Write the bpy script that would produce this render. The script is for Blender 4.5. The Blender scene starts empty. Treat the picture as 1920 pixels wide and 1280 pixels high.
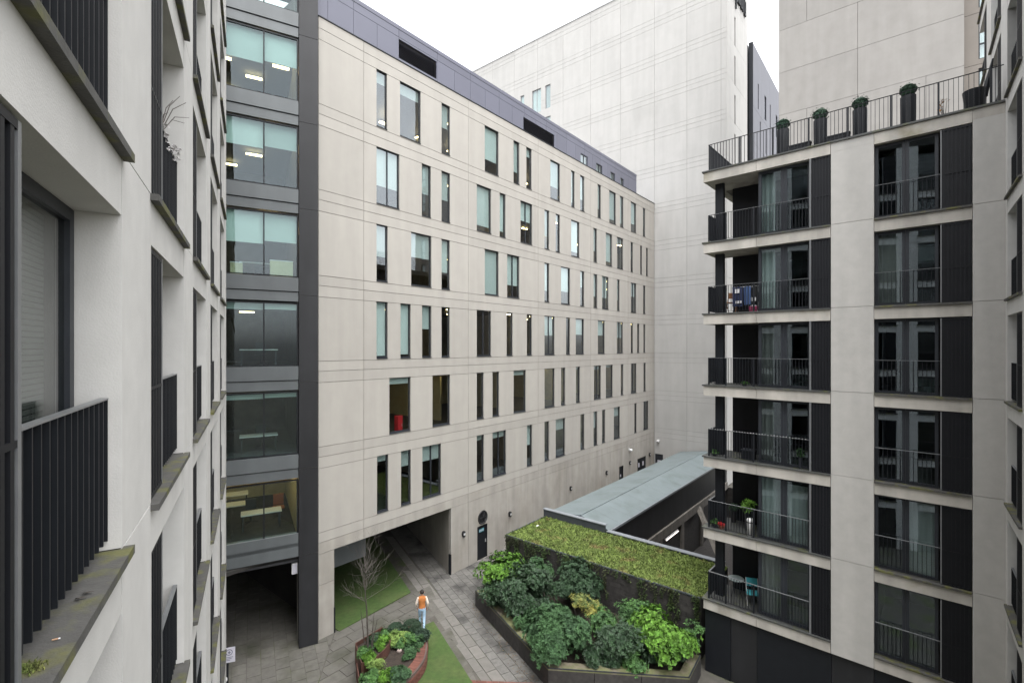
import bpy, math, random
from mathutils import Vector, Matrix
random.seed(7)
sc = bpy.context.scene
col = sc.collection
# ------------------------------------------------------------------ camera, sky, sun, exposure
F = 902.0; CV = 650.0; H = 13.0          # focal length and horizon of the view (in 1920 wide units), eye height
cam = bpy.data.cameras.new('camera'); cam.sensor_width = 36.0; cam.lens = 36.0 * F / 1920.0
cam.shift_y = (CV - 640.0) / 1920.0; cam.clip_start = 0.05; cam.clip_end = 2000
co = bpy.data.objects.new('camera', cam); col.objects.link(co)
co.location = (0, 0, H); co.rotation_euler = (math.radians(90), 0, 0); sc.camera = co
world = bpy.data.worlds.new("World"); sc.world = world; world.use_nodes = True
wn = world.node_tree.nodes; wl = world.node_tree.links; wn.clear()
sky = wn.new('ShaderNodeTexSky'); sky.sky_type = 'NISHITA'; sky.sun_disc = False
sky.sun_elevation = math.radians(70); sky.sun_rotation = math.radians(165); sky.air_density = 1.0; sky.dust_density = 3.0; sky.ozone_density = 1.0
hs = wn.new('ShaderNodeHueSaturation'); hs.inputs['Saturation'].default_value = 0.10
bg = wn.new('ShaderNodeBackground'); bg.inputs['Strength'].default_value = 0.15
wo = wn.new('ShaderNodeOutputWorld')
wl.new(sky.outputs[0], hs.inputs['Color']); wl.new(hs.outputs[0], bg.inputs['Color']); wl.new(bg.outputs[0], wo.inputs['Surface'])
sun = bpy.data.lights.new('sun', 'SUN'); sun.energy = 0.8; sun.angle = math.radians(70); sun.color = (1, .985, .96)
so = bpy.data.objects.new('sun', sun); col.objects.link(so); so.location = (0, -20, 60)
so.rotation_euler = (math.radians(20), 0, math.radians(15))
sc.view_settings.view_transform = 'Standard'; sc.view_settings.look = 'None'
sc.view_settings.gamma = 1; sc.view_settings.use_curve_mapping = False
sc.view_settings.exposure = 2.02

# ------------------------------------------------------------------ materials
def mat(name, c, rough=.7, metal=0., var=.08, scale=3., orand=0., bump=0., bscale=40., streak=0., c2=None, c2lo=.55, c2hi=.7, c2scale=1.5, spec=.5, stretch=(1, 1, 1), island=0.):
    m = bpy.data.materials.new(name); m.use_nodes = True
    nt = m.node_tree; N = nt.nodes; Lk = nt.links
    b = N['Principled BSDF']; b.inputs['Roughness'].default_value = rough; b.inputs['Metallic'].default_value = metal
    b.inputs['Specular IOR Level'].default_value = spec
    geo = N.new('ShaderNodeNewGeometry')
    mp = N.new('ShaderNodeMapping'); mp.inputs['Scale'].default_value = stretch; Lk.new(geo.outputs['Position'], mp.inputs['Vector'])
    nz = N.new('ShaderNodeTexNoise'); nz.inputs['Scale'].default_value = scale; nz.inputs['Detail'].default_value = 6; nz.inputs['Roughness'].default_value = .6
    Lk.new(mp.outputs[0], nz.inputs['Vector'])
    val = N.new('ShaderNodeMapRange'); val.inputs[1].default_value = .3; val.inputs[2].default_value = .7
    val.inputs[3].default_value = 1 - var; val.inputs[4].default_value = 1 + var
    Lk.new(nz.outputs['Fac'], val.inputs[0]); fac = val.outputs[0]
    def mul(a, bb):
        q = N.new('ShaderNodeMath'); q.operation = 'MULTIPLY'; Lk.new(a, q.inputs[0]); Lk.new(bb, q.inputs[1]); return q.outputs[0]
    if orand:
        oi = N.new('ShaderNodeObjectInfo'); mr = N.new('ShaderNodeMapRange'); mr.inputs[3].default_value = 1 - orand; mr.inputs[4].default_value = 1 + orand
        Lk.new(oi.outputs['Random'], mr.inputs[0]); fac = mul(fac, mr.outputs[0])
    if island:
        mr = N.new('ShaderNodeMapRange'); mr.inputs[3].default_value = 1 - island; mr.inputs[4].default_value = 1 + island
        Lk.new(geo.outputs['Random Per Island'], mr.inputs[0]); fac = mul(fac, mr.outputs[0])
    if streak:
        mp2 = N.new('ShaderNodeMapping'); mp2.inputs['Scale'].default_value = (.9, .9, .10); Lk.new(geo.outputs['Position'], mp2.inputs['Vector'])
        n2 = N.new('ShaderNodeTexNoise'); n2.inputs['Scale'].default_value = 2.; n2.inputs['Detail'].default_value = 5; Lk.new(mp2.outputs[0], n2.inputs['Vector'])
        mr = N.new('ShaderNodeMapRange'); mr.inputs[1].default_value = .38; mr.inputs[2].default_value = .62; mr.inputs[3].default_value = 1 - streak; mr.inputs[4].default_value = 1.
        Lk.new(n2.outputs['Fac'], mr.inputs[0]); fac = mul(fac, mr.outputs[0])
    base = N.new('ShaderNodeRGB'); base.outputs[0].default_value = (*c, 1); cout = base.outputs[0]
    if c2:
        n3 = N.new('ShaderNodeTexNoise'); n3.inputs['Scale'].default_value = c2scale; n3.inputs['Detail'].default_value = 5
        Lk.new(geo.outputs['Position'], n3.inputs['Vector'])
        mr = N.new('ShaderNodeMapRange'); mr.inputs[1].default_value = c2lo; mr.inputs[2].default_value = c2hi; Lk.new(n3.outputs['Fac'], mr.inputs[0])
        mx = N.new('ShaderNodeMixRGB'); Lk.new(mr.outputs[0], mx.inputs[0]); Lk.new(cout, mx.inputs[1]); mx.inputs[2].default_value = (*c2, 1); cout = mx.outputs[0]
    mm = N.new('ShaderNodeVectorMath'); mm.operation = 'SCALE'; Lk.new(cout, mm.inputs[0]); Lk.new(fac, mm.inputs['Scale'])
    Lk.new(mm.outputs[0], b.inputs['Base Color'])
    if bump:
        n4 = N.new('ShaderNodeTexNoise'); n4.inputs['Scale'].default_value = bscale; n4.inputs['Detail'].default_value = 4; Lk.new(geo.outputs['Position'], n4.inputs['Vector'])
        bp = N.new('ShaderNodeBump'); bp.inputs['Strength'].default_value = bump; bp.inputs['Distance'].default_value = .02
        Lk.new(n4.outputs['Fac'], bp.inputs['Height']); Lk.new(bp.outputs[0], b.inputs['Normal'])
    return m

def glass(name, tint, ior=1.5, rough=.0, gcol=(1, 1, 1)):
    m = bpy.data.materials.new(name); m.use_nodes = True
    nt = m.node_tree; N = nt.nodes; Lk = nt.links; N.clear()
    t = N.new('ShaderNodeBsdfTransparent'); t.inputs[0].default_value = (*tint, 1)
    g = N.new('ShaderNodeBsdfGlossy'); g.inputs['Roughness'].default_value = rough; g.inputs[0].default_value = (*gcol, 1)
    geo = N.new('ShaderNodeNewGeometry'); f0 = ((ior - 1) / (ior + 1)) ** 2
    def mth(op, a, b=None):
        q = N.new('ShaderNodeMath'); q.operation = op
        for i_, v_ in enumerate((a, b)):
            if v_ is None: continue
            if isinstance(v_, (int, float)): q.inputs[i_].default_value = v_
            else: Lk.new(v_, q.inputs[i_])
        return q.outputs[0]
    dt = N.new('ShaderNodeVectorMath'); dt.operation = 'DOT_PRODUCT'; Lk.new(geo.outputs['Normal'], dt.inputs[0]); Lk.new(geo.outputs['Incoming'], dt.inputs[1])
    sch = mth('ADD', mth('MULTIPLY', mth('POWER', mth('SUBTRACT', 1.0, mth('ABSOLUTE', dt.outputs['Value'])), 5.0), 1 - f0), f0)
    nz = N.new('ShaderNodeTexNoise'); nz.inputs['Scale'].default_value = .8; Lk.new(geo.outputs['Position'], nz.inputs['Vector'])
    bp = N.new('ShaderNodeBump'); bp.inputs['Strength'].default_value = .02; bp.inputs['Distance'].default_value = .05; Lk.new(nz.outputs[0], bp.inputs['Height']); Lk.new(bp.outputs[0], g.inputs['Normal'])
    mx = N.new('ShaderNodeMixShader'); o = N.new('ShaderNodeOutputMaterial')
    Lk.new(sch, mx.inputs[0]); Lk.new(t.outputs[0], mx.inputs[1]); Lk.new(g.outputs[0], mx.inputs[2]); Lk.new(mx.outputs[0], o.inputs[0])
    return m

def emit(name, c, s):
    m = bpy.data.materials.new(name); m.use_nodes = True; b = m.node_tree.nodes['Principled BSDF']
    b.inputs['Base Color'].default_value = (*c, 1); b.inputs['Emission Color'].default_value = (*c, 1); b.inputs['Emission Strength'].default_value = s
    return m

M = {}
M['stone'] = mat('pale_stone', (.38, .359, .327), .85, var=.03, scale=1.5, orand=.045, bump=.1, bscale=60, streak=.06)
M['stone_grime'] = mat('weathered_stone', (.37, .348, .315), .85, var=.07, scale=1.5, orand=.04, bump=.15, bscale=60, streak=.16, c2=(.29, .265, .225), c2lo=.5, c2hi=.8, c2scale=.35)
M['concrete_white'] = mat('white_concrete', (.56, .55, .53), .85, var=.05, scale=3, orand=.02, bump=.12, bscale=80, streak=.07)
M['concrete_reveal'] = mat('concrete', (.43, .417, .395), .85, var=.06, scale=3, orand=.02, bump=.12, bscale=80, streak=.08)
M['slab'] = mat('slab_concrete', (.45, .425, .385), .85, var=.06, scale=3, orand=.05, bump=.12, bscale=80, streak=.24, c2=(.25, .225, .15), c2lo=.58, c2hi=.8, c2scale=1.1)
M['tan'] = mat('buff_stone', (.265, .253, .238), .85, var=.05, scale=1.6, orand=.05, bump=.1, streak=.08)
M['tan2'] = mat('brown_stone', (.19, .17, .15), .85, var=.05, scale=1.6, orand=.03, bump=.1, streak=.05)
M['towerwhite'] = mat('white_cladding', (.43, .422, .408), .8, var=.03, scale=1., orand=.02, bump=.08, streak=.06, c2=(.365, .358, .345), c2lo=.55, c2hi=.85, c2scale=.2)
M['jointw'] = mat('pale_joint', (.27, .268, .262), .9)
M['joint'] = mat('joint_mastic', (.20, .19, .173), .9)
M['lilac'] = mat('lilac_grey_panel', (.125, .128, .165), .5, var=.03, scale=1, orand=.05)
M['greyclad'] = mat('grey_cladding', (.125, .127, .148), .6, var=.04, scale=1, orand=.04)
M['darkpanel'] = mat('dark_grey_panel', (.022, .0225, .025), .5, spec=.35, var=.15, scale=1.2, orand=.08, streak=.25)
M['midpanel'] = mat('mid_grey_panel', (.10, .11, .115), .45, var=.08, scale=1.2, orand=.05, streak=.1)
M['lightmetal'] = mat('light_grey_metal', (.33, .33, .335), .4, var=.06, scale=1.5)
M['metal'] = mat('charcoal_metal', (.009, .0105, .0135), .5, var=.12, spec=.3, scale=4)
M['metal2'] = mat('slate_metal', (.024, .027, .033), .45, spec=.35, var=.1, scale=4)
M['screen'] = mat('ribbed_dark_metal', (.007, .0078, .0105), .55, spec=.3, var=.12, scale=5, orand=.1)
M['sill'] = mat('mossy_sill', (.07, .068, .064), .75, var=.2, scale=9, bump=.25, bscale=60, c2=(.105, .105, .036), c2lo=.5, c2hi=.64, c2scale=4)
M['cap'] = mat('dark_capping', (.055, .057, .055), .6, var=.2, scale=6, c2=(.07, .075, .03), c2lo=.55, c2hi=.7, c2scale=3)
M['louvre'] = mat('louvre_metal', (.05, .05, .062), .5)
M['glassn'] = glass('near_glass', (.72, .76, .75), 1.5)
M['glassw'] = glass('wing_glass', (.79, .87, .85), 1.5, gcol=(.86, .92, 1))
M['raillight'] = mat('handrail', (.14, .145, .15), .35, var=.1, scale=8)
M['glass'] = glass('office_glass', (.89, .935, .925), 1.95, gcol=(.92, .95, 1))
M['glassr'] = glass('flat_glass', (.80, .85, .85), 1.85, gcol=(.80, .90, 1))
M['blind'] = mat('roller_blind', (.50, .545, .54), .9, var=.03, scale=1, orand=.28)
M['curtain'] = mat('pale_curtain', (.36, .385, .37), .9, var=.06, scale=2, orand=.2)
M['drape'] = mat('grey_drape', (.17, .165, .155), .9, var=.1, scale=2, orand=.2)
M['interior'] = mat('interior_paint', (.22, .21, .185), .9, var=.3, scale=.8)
M['interior_dark'] = mat('interior_dark', (.03, .028, .026), .9, var=.3, scale=.9)  # near-black base colour stands in for deep shade in passage, undercroft and rooms
M['dim'] = mat('dim_interior', (.05, .047, .042), .9, var=.5, scale=1.2)  # darkened copy of the interior paint, shade of unlit floors put into colour
M['cream'] = mat('cream_wall', (.5, .45, .3), .9, var=.1)
M['carpet'] = mat('carpet', (.06, .06, .065), .95, var=.2)
M['lamp'] = emit('office_lamp', (1, .74, .36), 4.5)
M['lampc'] = emit('tube_lamp', (1, .88, .78), .7)
M['white'] = mat('white_paint', (.7, .7, .7), .5, var=.04)
M['signw'] = mat('sign_white', (.52, .51, .57), .5, var=.06)
M['signgrey'] = mat('sign_print', (.16, .16, .22), .6)
M['teal'] = mat('teal_sign', (.06, .22, .26), .5, var=.05)
M['teal2'] = mat('teal_fabric', (.04, .26, .30), .7, var=.1)
M['black'] = mat('black_paint', (.012, .012, .013), .5)
M['roofmetal'] = mat('seamed_roof', (.15, .18, .187), .5, var=.07, scale=1.2, c2=(.115, .142, .142), c2lo=.5, c2hi=.7, c2scale=.7, orand=.03)
M['roofedge'] = mat('zinc_edge', (.21, .225, .245), .4, var=.08)
M['roofdark'] = mat('zinc_dark', (.045, .05, .06), .5, var=.1)
M['rawconc'] = mat('raw_concrete', (.135, .123, .107), .9, var=.2, scale=3, bump=.3, streak=.2)
M['blockwall'] = mat('dark_block', (.035, .032, .030), .9, var=.3, scale=5, bump=.5, bscale=25, orand=.2)
M['paver'] = mat('concrete_paver', (.122, .117, .109), .85, var=.18, scale=5, orand=.12, bump=.25, bscale=60, c2=(.048, .046, .043), c2lo=.50, c2hi=.66, c2scale=.75)
M['flag'] = mat('stone_flag', (.105, .099, .087), .85, var=.16, scale=4, orand=.08, bump=.25, bscale=60, c2=(.058, .058, .042), c2lo=.5, c2hi=.68, c2scale=.6)
M['kerb'] = mat('kerb_stone', (.142, .134, .122), .85, var=.12, scale=4, orand=.08, bump=.2, bscale=60)
M['darkflag'] = mat('dark_flag', (.078, .072, .061), .85, var=.15, scale=4, orand=.12, bump=.25, bscale=60)
M['ground'] = mat('ground_grit', (.075, .07, .06), .95, var=.2, scale=3, c2=(.06, .075, .03), c2lo=.5, c2hi=.65, c2scale=1.)
M['turf'] = mat('artificial_turf', (.046, .083, .018), .95, var=.18, scale=5, bump=.5, bscale=250, c2=(.07, .092, .028), c2lo=.45, c2hi=.75, c2scale=.9)
M['soil'] = mat('soil', (.035, .026, .02), .95, var=.4, scale=8, bump=.8, bscale=15)
M['moss'] = mat('mossy_ledge', (.12, .125, .055), .9, var=.2, scale=4, bump=.3, c2=(.14, .12, .09), c2lo=.45, c2hi=.65, c2scale=2)
M['corten'] = mat('rusted_steel', (.085, .036, .025), .8, var=.25, scale=4, bump=.15, c2=(.07, .028, .02), c2lo=.45, c2hi=.65, c2scale=3)
M['brick'] = mat('red_brick', (.135, .052, .038), .85, var=.15, scale=12, orand=.25, bump=.3, bscale=60)
M['mortar'] = mat('mortar', (.10, .07, .06), .9)
M['bark'] = mat('bark', (.06, .05, .042), .9, var=.2, scale=12)
M['twig'] = mat('twig', (.10, .088, .078), .9, var=.2, scale=12)
def leafm(n, c, c2, isl=.35, rough=.6, spec=.18): return mat(n, c, rough, var=.15, scale=2, island=isl, c2=c2, c2lo=.42, c2hi=.62, c2scale=1.6, spec=spec)
M['leaf_bright'] = leafm('bright_leaf', (.082, .175, .024), (.058, .13, .02), .5)
M['leaf_dark'] = leafm('glossy_dark_leaf', (.030, .060, .027), (.023, .046, .023), .45, .45, .3)
M['leaf_blue'] = leafm('blue_green_leaf', (.035, .066, .033), (.028, .053, .028), .45, .55, .2)
M['leaf_mid'] = leafm('mid_leaf', (.048, .10, .040), (.038, .076, .036), .4)
M['leaf_yellow'] = leafm('yellow_leaf', (.26, .24, .06), (.12, .15, .05), .4)
M['leaf_box'] = leafm('box_leaf', (.022, .045, .022), (.018, .038, .022), .4, .6, .3)
M['leaf_lime'] = leafm('lime_leaf', (.18, .26, .07), (.09, .17, .04), .4)
M['leaf_herb'] = leafm('herb_leaf', (.065, .14, .04), (.05, .10, .04), .45)
M['ivy'] = leafm('ivy_leaf', (.035, .058, .018), (.03, .034, .016), .5)
M['sedum'] = mat('sedum', (.115, .158, .036), .9, var=.35, scale=3, island=.5, c2=(.155, .115, .045), c2lo=.55, c2hi=.72, c2scale=1.3)
M['terracotta'] = mat('terracotta', (.28, .09, .045), .8)
M['wood'] = mat('orange_wood', (.26, .12, .05), .6, var=.2, scale=10)
M['red'] = mat('red_paint', (.45, .02, .025), .5)
M['pink'] = mat('pink_cloth', (.4, .06, .14), .9)
M['navy'] = mat('navy_cloth', (.02, .028, .07), .9)
M['denimdark'] = mat('blue_cloth', (.05, .09, .2), .9)
M['cloth_white'] = mat('white_cloth', (.6, .6, .62), .9)
M['orange'] = mat('orange_vest', (.42, .15, .04), .85, var=.15, scale=14)
M['sleeve'] = mat('cream_sleeve', (.62, .53, .45), .85, var=.08, scale=14)
M['denim'] = mat('pale_denim', (.28, .40, .52), .85, var=.15, scale=14)
M['skin'] = mat('skin', (.38, .21, .14), .6)
M['hair'] = mat('dark_hair', (.016, .012, .010), .7)
M['blossom'] = mat('white_blossom', (.62, .6, .6), .8)
M['butt'] = mat('tan_paper', (.42, .26, .16), .8)
M['green'] = mat('green_plastic', (.10, .38, .03), .45)

# ------------------------------------------------------------------ mesh helpers
class MB:
    def __init__(s): s.v = []; s.f = []; s.m = []
    def add(s, vs, fs, mi=0):
        n = len(s.v); s.v += [tuple(v) for v in vs]; s.f += [tuple(i + n for i in f) for f in fs]; s.m += [mi] * len(fs); return s
    def box(s, x0, x1, y0, y1, z0, z1, mi=0):
        return s.add([(x0, y0, z0), (x1, y0, z0), (x1, y1, z0), (x0, y1, z0), (x0, y0, z1), (x1, y0, z1), (x1, y1, z1), (x0, y1, z1)],
                     [(0, 3, 2, 1), (4, 5, 6, 7), (0, 1, 5, 4), (1, 2, 6, 5), (2, 3, 7, 6), (3, 0, 4, 7)], mi)
    def tube(s, pts, rs, n=6, mi=0, cap=True):
        pts = [Vector(p) for p in pts]
        if not hasattr(rs, '__len__'): rs = [rs] * len(pts)
        vs = []; fs = []
        for i, p in enumerate(pts):
            d = (pts[min(i + 1, len(pts) - 1)] - pts[max(i - 1, 0)]).normalized()
            a = d.orthogonal().normalized() if abs(d.z) < .95 else Vector((1, 0, 0)).cross(d).normalized()
            b = d.cross(a)
            for k in range(n):
                t = 2 * math.pi * k / n; vs.append(p + (a * math.cos(t) + b * math.sin(t)) * rs[i])
        for i in range(len(pts) - 1):
            for k in range(n):
                fs.append((i * n + k, i * n + (k + 1) % n, (i + 1) * n + (k + 1) % n, (i + 1) * n + k))
        if cap: fs.append(tuple(range(n))[::-1]); fs.append(tuple((len(pts) - 1) * n + k for k in range(n)))
        return s.add(vs, fs, mi)
    def lathe(s, prof, c=(0, 0, 0), n=20, mi=0):
        vs = []; fs = []
        for r, z in prof:
            for k in range(n):
                t = 2 * math.pi * k / n; vs.append((c[0] + r * math.cos(t), c[1] + r * math.sin(t), c[2] + z))
        for i in range(len(prof) - 1):
            for k in range(n): fs.append((i * n + k, i * n + (k + 1) % n, (i + 1) * n + (k + 1) % n, (i + 1) * n + k))
        return s.add(vs, fs, mi)
    def prism(s, poly, z0, z1, mi=0):
        n = len(poly); a = sum(poly[i][0] * poly[(i + 1) % n][1] - poly[(i + 1) % n][0] * poly[i][1] for i in range(n))
        if a < 0: poly = poly[::-1]
        vs = [(p[0], p[1], z0) for p in poly] + [(p[0], p[1], z1) for p in poly]
        return s.add(vs, [tuple(range(n))[::-1], tuple(range(n, 2 * n))] + [(i, (i + 1) % n, n + (i + 1) % n, n + i) for i in range(n)], mi)
    def cells(s, x0, x1, z0, z1, holes, d, mi=0, y=0.):
        """a slab of wall (front at y, thickness d) with rectangular openings"""
        hs_ = [h for h in holes if h[0] < x1 - 1e-4 and h[1] > x0 + 1e-4 and h[2] < z1 - 1e-4 and h[3] > z0 + 1e-4]
        xs = sorted({x0, x1} | {min(max(v, x0), x1) for h in hs_ for v in h[:2]}); zs = sorted({z0, z1} | {min(max(v, z0), z1) for h in hs_ for v in h[2:]})
        nx, nz = len(xs) - 1, len(zs) - 1
        solid = lambda i, j: 0 <= i < nx and 0 <= j < nz and not any(h[0] < (xs[i] + xs[i + 1]) / 2 < h[1] and h[2] < (zs[j] + zs[j + 1]) / 2 < h[3] for h in hs_)
        any_ = False
        for i in range(nx):
            for j in range(nz):
                if not solid(i, j): continue
                any_ = True
                a, b, c, e = xs[i], xs[i + 1], zs[j], zs[j + 1]
                s.add([(a, y, c), (b, y, c), (b, y, e), (a, y, e)], [(0, 1, 2, 3)], mi)
                if not solid(i - 1, j): s.add([(a, y, c), (a, y, e), (a, y + d, e), (a, y + d, c)], [(0, 1, 2, 3)], mi)
                if not solid(i + 1, j): s.add([(b, y, c), (b, y + d, c), (b, y + d, e), (b, y, e)], [(0, 1, 2, 3)], mi)
                if not solid(i, j - 1): s.add([(a, y, c), (a, y + d, c), (b, y + d, c), (b, y, c)], [(0, 1, 2, 3)], mi)
                if not solid(i, j + 1): s.add([(a, y, e), (b, y, e), (b, y + d, e), (a, y + d, e)], [(0, 1, 2, 3)], mi)
        return any_
    def leaf(s, p, d, up, l, w, mi=0):
        d = d.normalized(); side = d.cross(up)
        if side.length < 1e-3: side = d.orthogonal()
        side.normalize(); nn = side.cross(d)
        s.add([p, p + d * l * .55 + side * w * .5 + nn * w * .18, p + d * l, p + d * l * .55 - side * w * .5 + nn * w * .18], [(0, 1, 2), (0, 2, 3)], mi)
    def mesh(s, name, mats, smooth=False):
        me = bpy.data.meshes.new(name); me.from_pydata(s.v, [], s.f)
        for m_ in (mats if isinstance(mats, (list, tuple)) else [mats]): me.materials.append(m_)
        if any(s.m): me.polygons.foreach_set('material_index', s.m)
        if smooth: me.polygons.foreach_set('use_smooth', [True] * len(s.f))
        me.update(); return me
    def build(s, name, mats, parent=None, loc=(0, 0, 0), smooth=False, kind=None):
        return put(name, s.mesh(name, mats, smooth), parent, loc, kind)

def put(name, me, parent=None, loc=(0, 0, 0), kind=None, rz=0):
    o = bpy.data.objects.new(name, me); col.objects.link(o); o.location = loc
    if rz: o.rotation_euler = (0, 0, rz)
    if parent: o.parent = parent
    if kind: o['kind'] = kind
    return o
def tag(o, label, cat, group=None, kind=None):
    o['label'] = label; o['category'] = cat
    if group: o['group'] = group
    if kind: o['kind'] = kind
    return o
def thing(name, label, cat, loc=(0, 0, 0), d=None, group=None):
    o = bpy.data.objects.new(name, None); col.objects.link(o); o.location = loc; o.empty_display_size = .2
    if d is not None: o.rotation_euler = (0, 0, math.atan2(d[1], d[0]) if hasattr(d, '__len__') else d)
    return tag(o, label, cat, group)
def box(name, m, parent, *a): return MB().box(*a).build(name, m, parent)

def dirv(deg): a = math.radians(deg); return (math.sin(a), math.cos(a))
class Frame:
    def __init__(s, P, d): s.P = P; s.d = d; s.n = (-d[1], d[0])     # n points into the building
    def w(s, x, y=0, z=0): return Vector((s.P[0] + x * s.d[0] + y * s.n[0], s.P[1] + x * s.d[1] + y * s.n[1], z))
def gp(u, v, z=0.):
    t = (z - H) / (-(v - CV) / F); return Vector(((u - 960) / F * t, t, z))
dO = dirv(39.6); dT = dirv(129.6); dR = dirv(131.7); dL = dirv(-28.3); dG = dirv(61.0)
fO = Frame((-8.58, 21.32), dO)
pc = fO.w(36.4); fT = Frame((pc.x, pc.y), dT); p7 = fT.w(7.04); fTE = Frame((p7.x, p7.y), dO)
fR = Frame((7.682, 19.3), dR); pj = fR.w(8.48); fW = Frame((pj.x, pj.y), (-dO[0], -dO[1]))
fL = Frame((-2.82, 3.5), dL); fG = Frame((-9.1, 20.8), dG); fS = Frame((17.96, 32.4), dT)
LV = [4.29 + 3.81 * k for k in range(13)]        # office storeys

# ------------------------------------------------------------------ ground
def clip(poly, a, b):                             # keep the left side of a->b
    out = []
    sd = lambda p: (b[0] - a[0]) * (p[1] - a[1]) - (b[1] - a[1]) * (p[0] - a[0])
    for i in range(len(poly)):
        p, q = poly[i], poly[(i + 1) % len(poly)]; sp, sq = sd(p), sd(q)
        if sp >= 0: out.append(p)
        if (sp >= 0) != (sq >= 0):
            t = sp / (sp - sq); out.append((p[0] + (q[0] - p[0]) * t, p[1] + (q[1] - p[1]) * t))
    return out
def area(p): return .5 * sum(p[i][0] * p[(i + 1) % len(p)][1] - p[(i + 1) % len(p)][0] * p[i][1] for i in range(len(p)))
g = MB()
def oquad(s0, s1, n0, n1, z):                     # n = distance in front of the office wall
    return [tuple(fO.w(s, -n, z)) for s, n in ((s0, n0), (s1, n0), (s1, n1), (s0, n1))]
for q in ((-300, 13.8, -300, 300), (36.2, 300, -300, 300), (13.8, 36.2, -300, 7.0), (13.8, 36.2, 13.2, 300)):
    g.add(oquad(*q, -.02), [(0, 3, 2, 1)])
tag(g.build('ground', M['ground'], kind='structure'), 'dark gritty ground under the whole courtyard', 'ground')
pit = MB(); P0 = oquad(13.8, 36.2, 7.0, 13.2, -.03); P1 = oquad(13.8, 36.2, 7.0, 13.2, -3.2)
pit.add(P0 + P1, [(0, 1, 5, 4), (1, 2, 6, 5), (2, 3, 7, 6), (3, 0, 4, 7), (4, 5, 6, 7)])
tag(pit.build('sunken_yard', M['blockwall'], kind='structure'), 'dark sunken service yard below the covered ramp', 'yard')

def paving(root, name, m, poly, org, d, sx, sy, bond=.5, gap=.012, zt=0., th=.05, limit=300, key=None):
    n = (-d[1], d[0]); loc = lambda p: ((p[0] - org[0]) * d[0] + (p[1] - org[1]) * d[1], (p[0] - org[0]) * n[0] + (p[1] - org[1]) * n[1])
    if area(poly) < 0: poly = poly[::-1]
    ls = [loc(p) for p in poly]; x0, x1 = min(p[0] for p in ls), max(p[0] for p in ls); y0, y1 = min(p[1] for p in ls), max(p[1] for p in ls)
    res = []
    for j in range(math.floor(y0 / sy), math.ceil(y1 / sy)):
        off = (j % 2) * bond * sx
        for i in range(math.floor((x0 - off) / sx), math.ceil((x1 - off) / sx)):
            a, b, c, e = i * sx + off + gap / 2, (i + 1) * sx + off - gap / 2, j * sy + gap / 2, (j + 1) * sy - gap / 2
            pl = [(org[0] + x * d[0] + y * n[0], org[1] + x * d[1] + y * n[1]) for x, y in ((a, c), (b, c), (b, e), (a, e))]
            for k in range(len(poly)): pl = clip(pl, poly[k], poly[(k + 1) % len(poly)]) if len(pl) > 2 else []
            if len(pl) > 2 and abs(area(pl)) > .01: res.append(pl)
    res.sort(key=lambda p: sum(q[1] for q in p) / len(p))
    rest = MB()
    for k, pl in enumerate(res):
        dz = random.uniform(-.004, .004)
        if k < limit: MB().prism(pl, zt - th, zt + dz).build(name, m, root)
        else: rest.prism(pl, zt - th, zt + dz)
    if rest.f: rest.build(name, m, root, kind='stuff')

def kl(y): return -6.12 + 4.99 * (27.59 - y) / 8.98           # left edge of the kerb flags beside the path
cl = lambda x, y=0: (fO.w(x, y).x, fO.w(x, y).y)
path = bpy.data.objects.new('path', None); col.objects.link(path); path['kind'] = 'structure'
path['label'] = 'grey paved path running diagonally across the court into the passage'
pd = (4.99 / 10.273, -8.98 / 10.273)
for poly in ([(kl(17) + .95, 17), (2.2, 17), (-1.95, 24.2), (kl(24.2) + .95, 24.2)], [(kl(24.2) + .95, 24.2), (-1.95, 24.2), cl(8.2), cl(6.6)], [cl(8.2), (-1.95, 24.2), cl(9.5, -2.8), cl(9.5)], [cl(9.5), cl(9.5, -2.8), cl(16., -2.8), cl(16.)], [cl(6.6, .02), cl(8.0, .02), cl(12.7, 12), cl(11.3, 12)]):
    paving(path, 'paving_slab', M['paver'], poly, (kl(20), 20), pd, .50, .42, gap=.02, limit=140)
paving(path, 'kerb_flag', M['kerb'], [(kl(17) + .42, 17), (kl(33) + .42, 33), (kl(33) + .94, 33), (kl(17) + .94, 17)], (kl(20) + .42, 20), pd, .9, 3, 0, .03)
paving(path, 'kerb_flag', M['kerb'], [(kl(17), 17), (kl(28) , 28), (kl(28) + .40, 28), (kl(17) + .40, 17)], (kl(20), 20), pd, .9, 3, 0, .014)
paving(path, 'brick', M['brick'], [(-1.75, 18.82), (-1.45, 17.6), (2.0, 17.5), (1.7, 18.62)], (0, 18), (.997, -.06), .225, .112, zt=.016, gap=.012)
pav = bpy.data.objects.new('pavement', None); col.objects.link(pav); pav['kind'] = 'structure'
pav['label'] = 'stained stone flags in front of the passage and under the dark office wing'
paving(pav, 'flagstone', M['flag'], [cl(.8, -.02), cl(6.4, -.02), (kl(17) - .42, 17), (-7.2, 17)], cl(0, 0), dO, .95, .62, .5, .024)
paving(pav, 'flagstone', M['darkflag'], [(kl(17) - .40, 17), (kl(25.2) - .40, 25.2), (kl(25.2) - .01, 25.2), (kl(17) - .01, 17)], (kl(20), 20), pd, .8, 3, 0, .03)
paving(pav, 'flagstone', M['flag'], [(-7.25, 17), cl(.75, -.02), (-14, 30), (-19, 24), (-10.5, 16.2)], (-9.1, 20.8), dirv(-28.3), .72, .52, .5, .02)
def lawn(poly, label):
    tag(MB().prism([(p[0], p[1]) for p in poly], -.03, .025).build('lawn', M['turf'], kind='structure'), label, 'lawn')
lawn([cl(.95, -.1), cl(5.26, .18), cl(10.2, 12.8), cl(.95, 12.8)], 'green artificial turf running into the dark passage')
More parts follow.
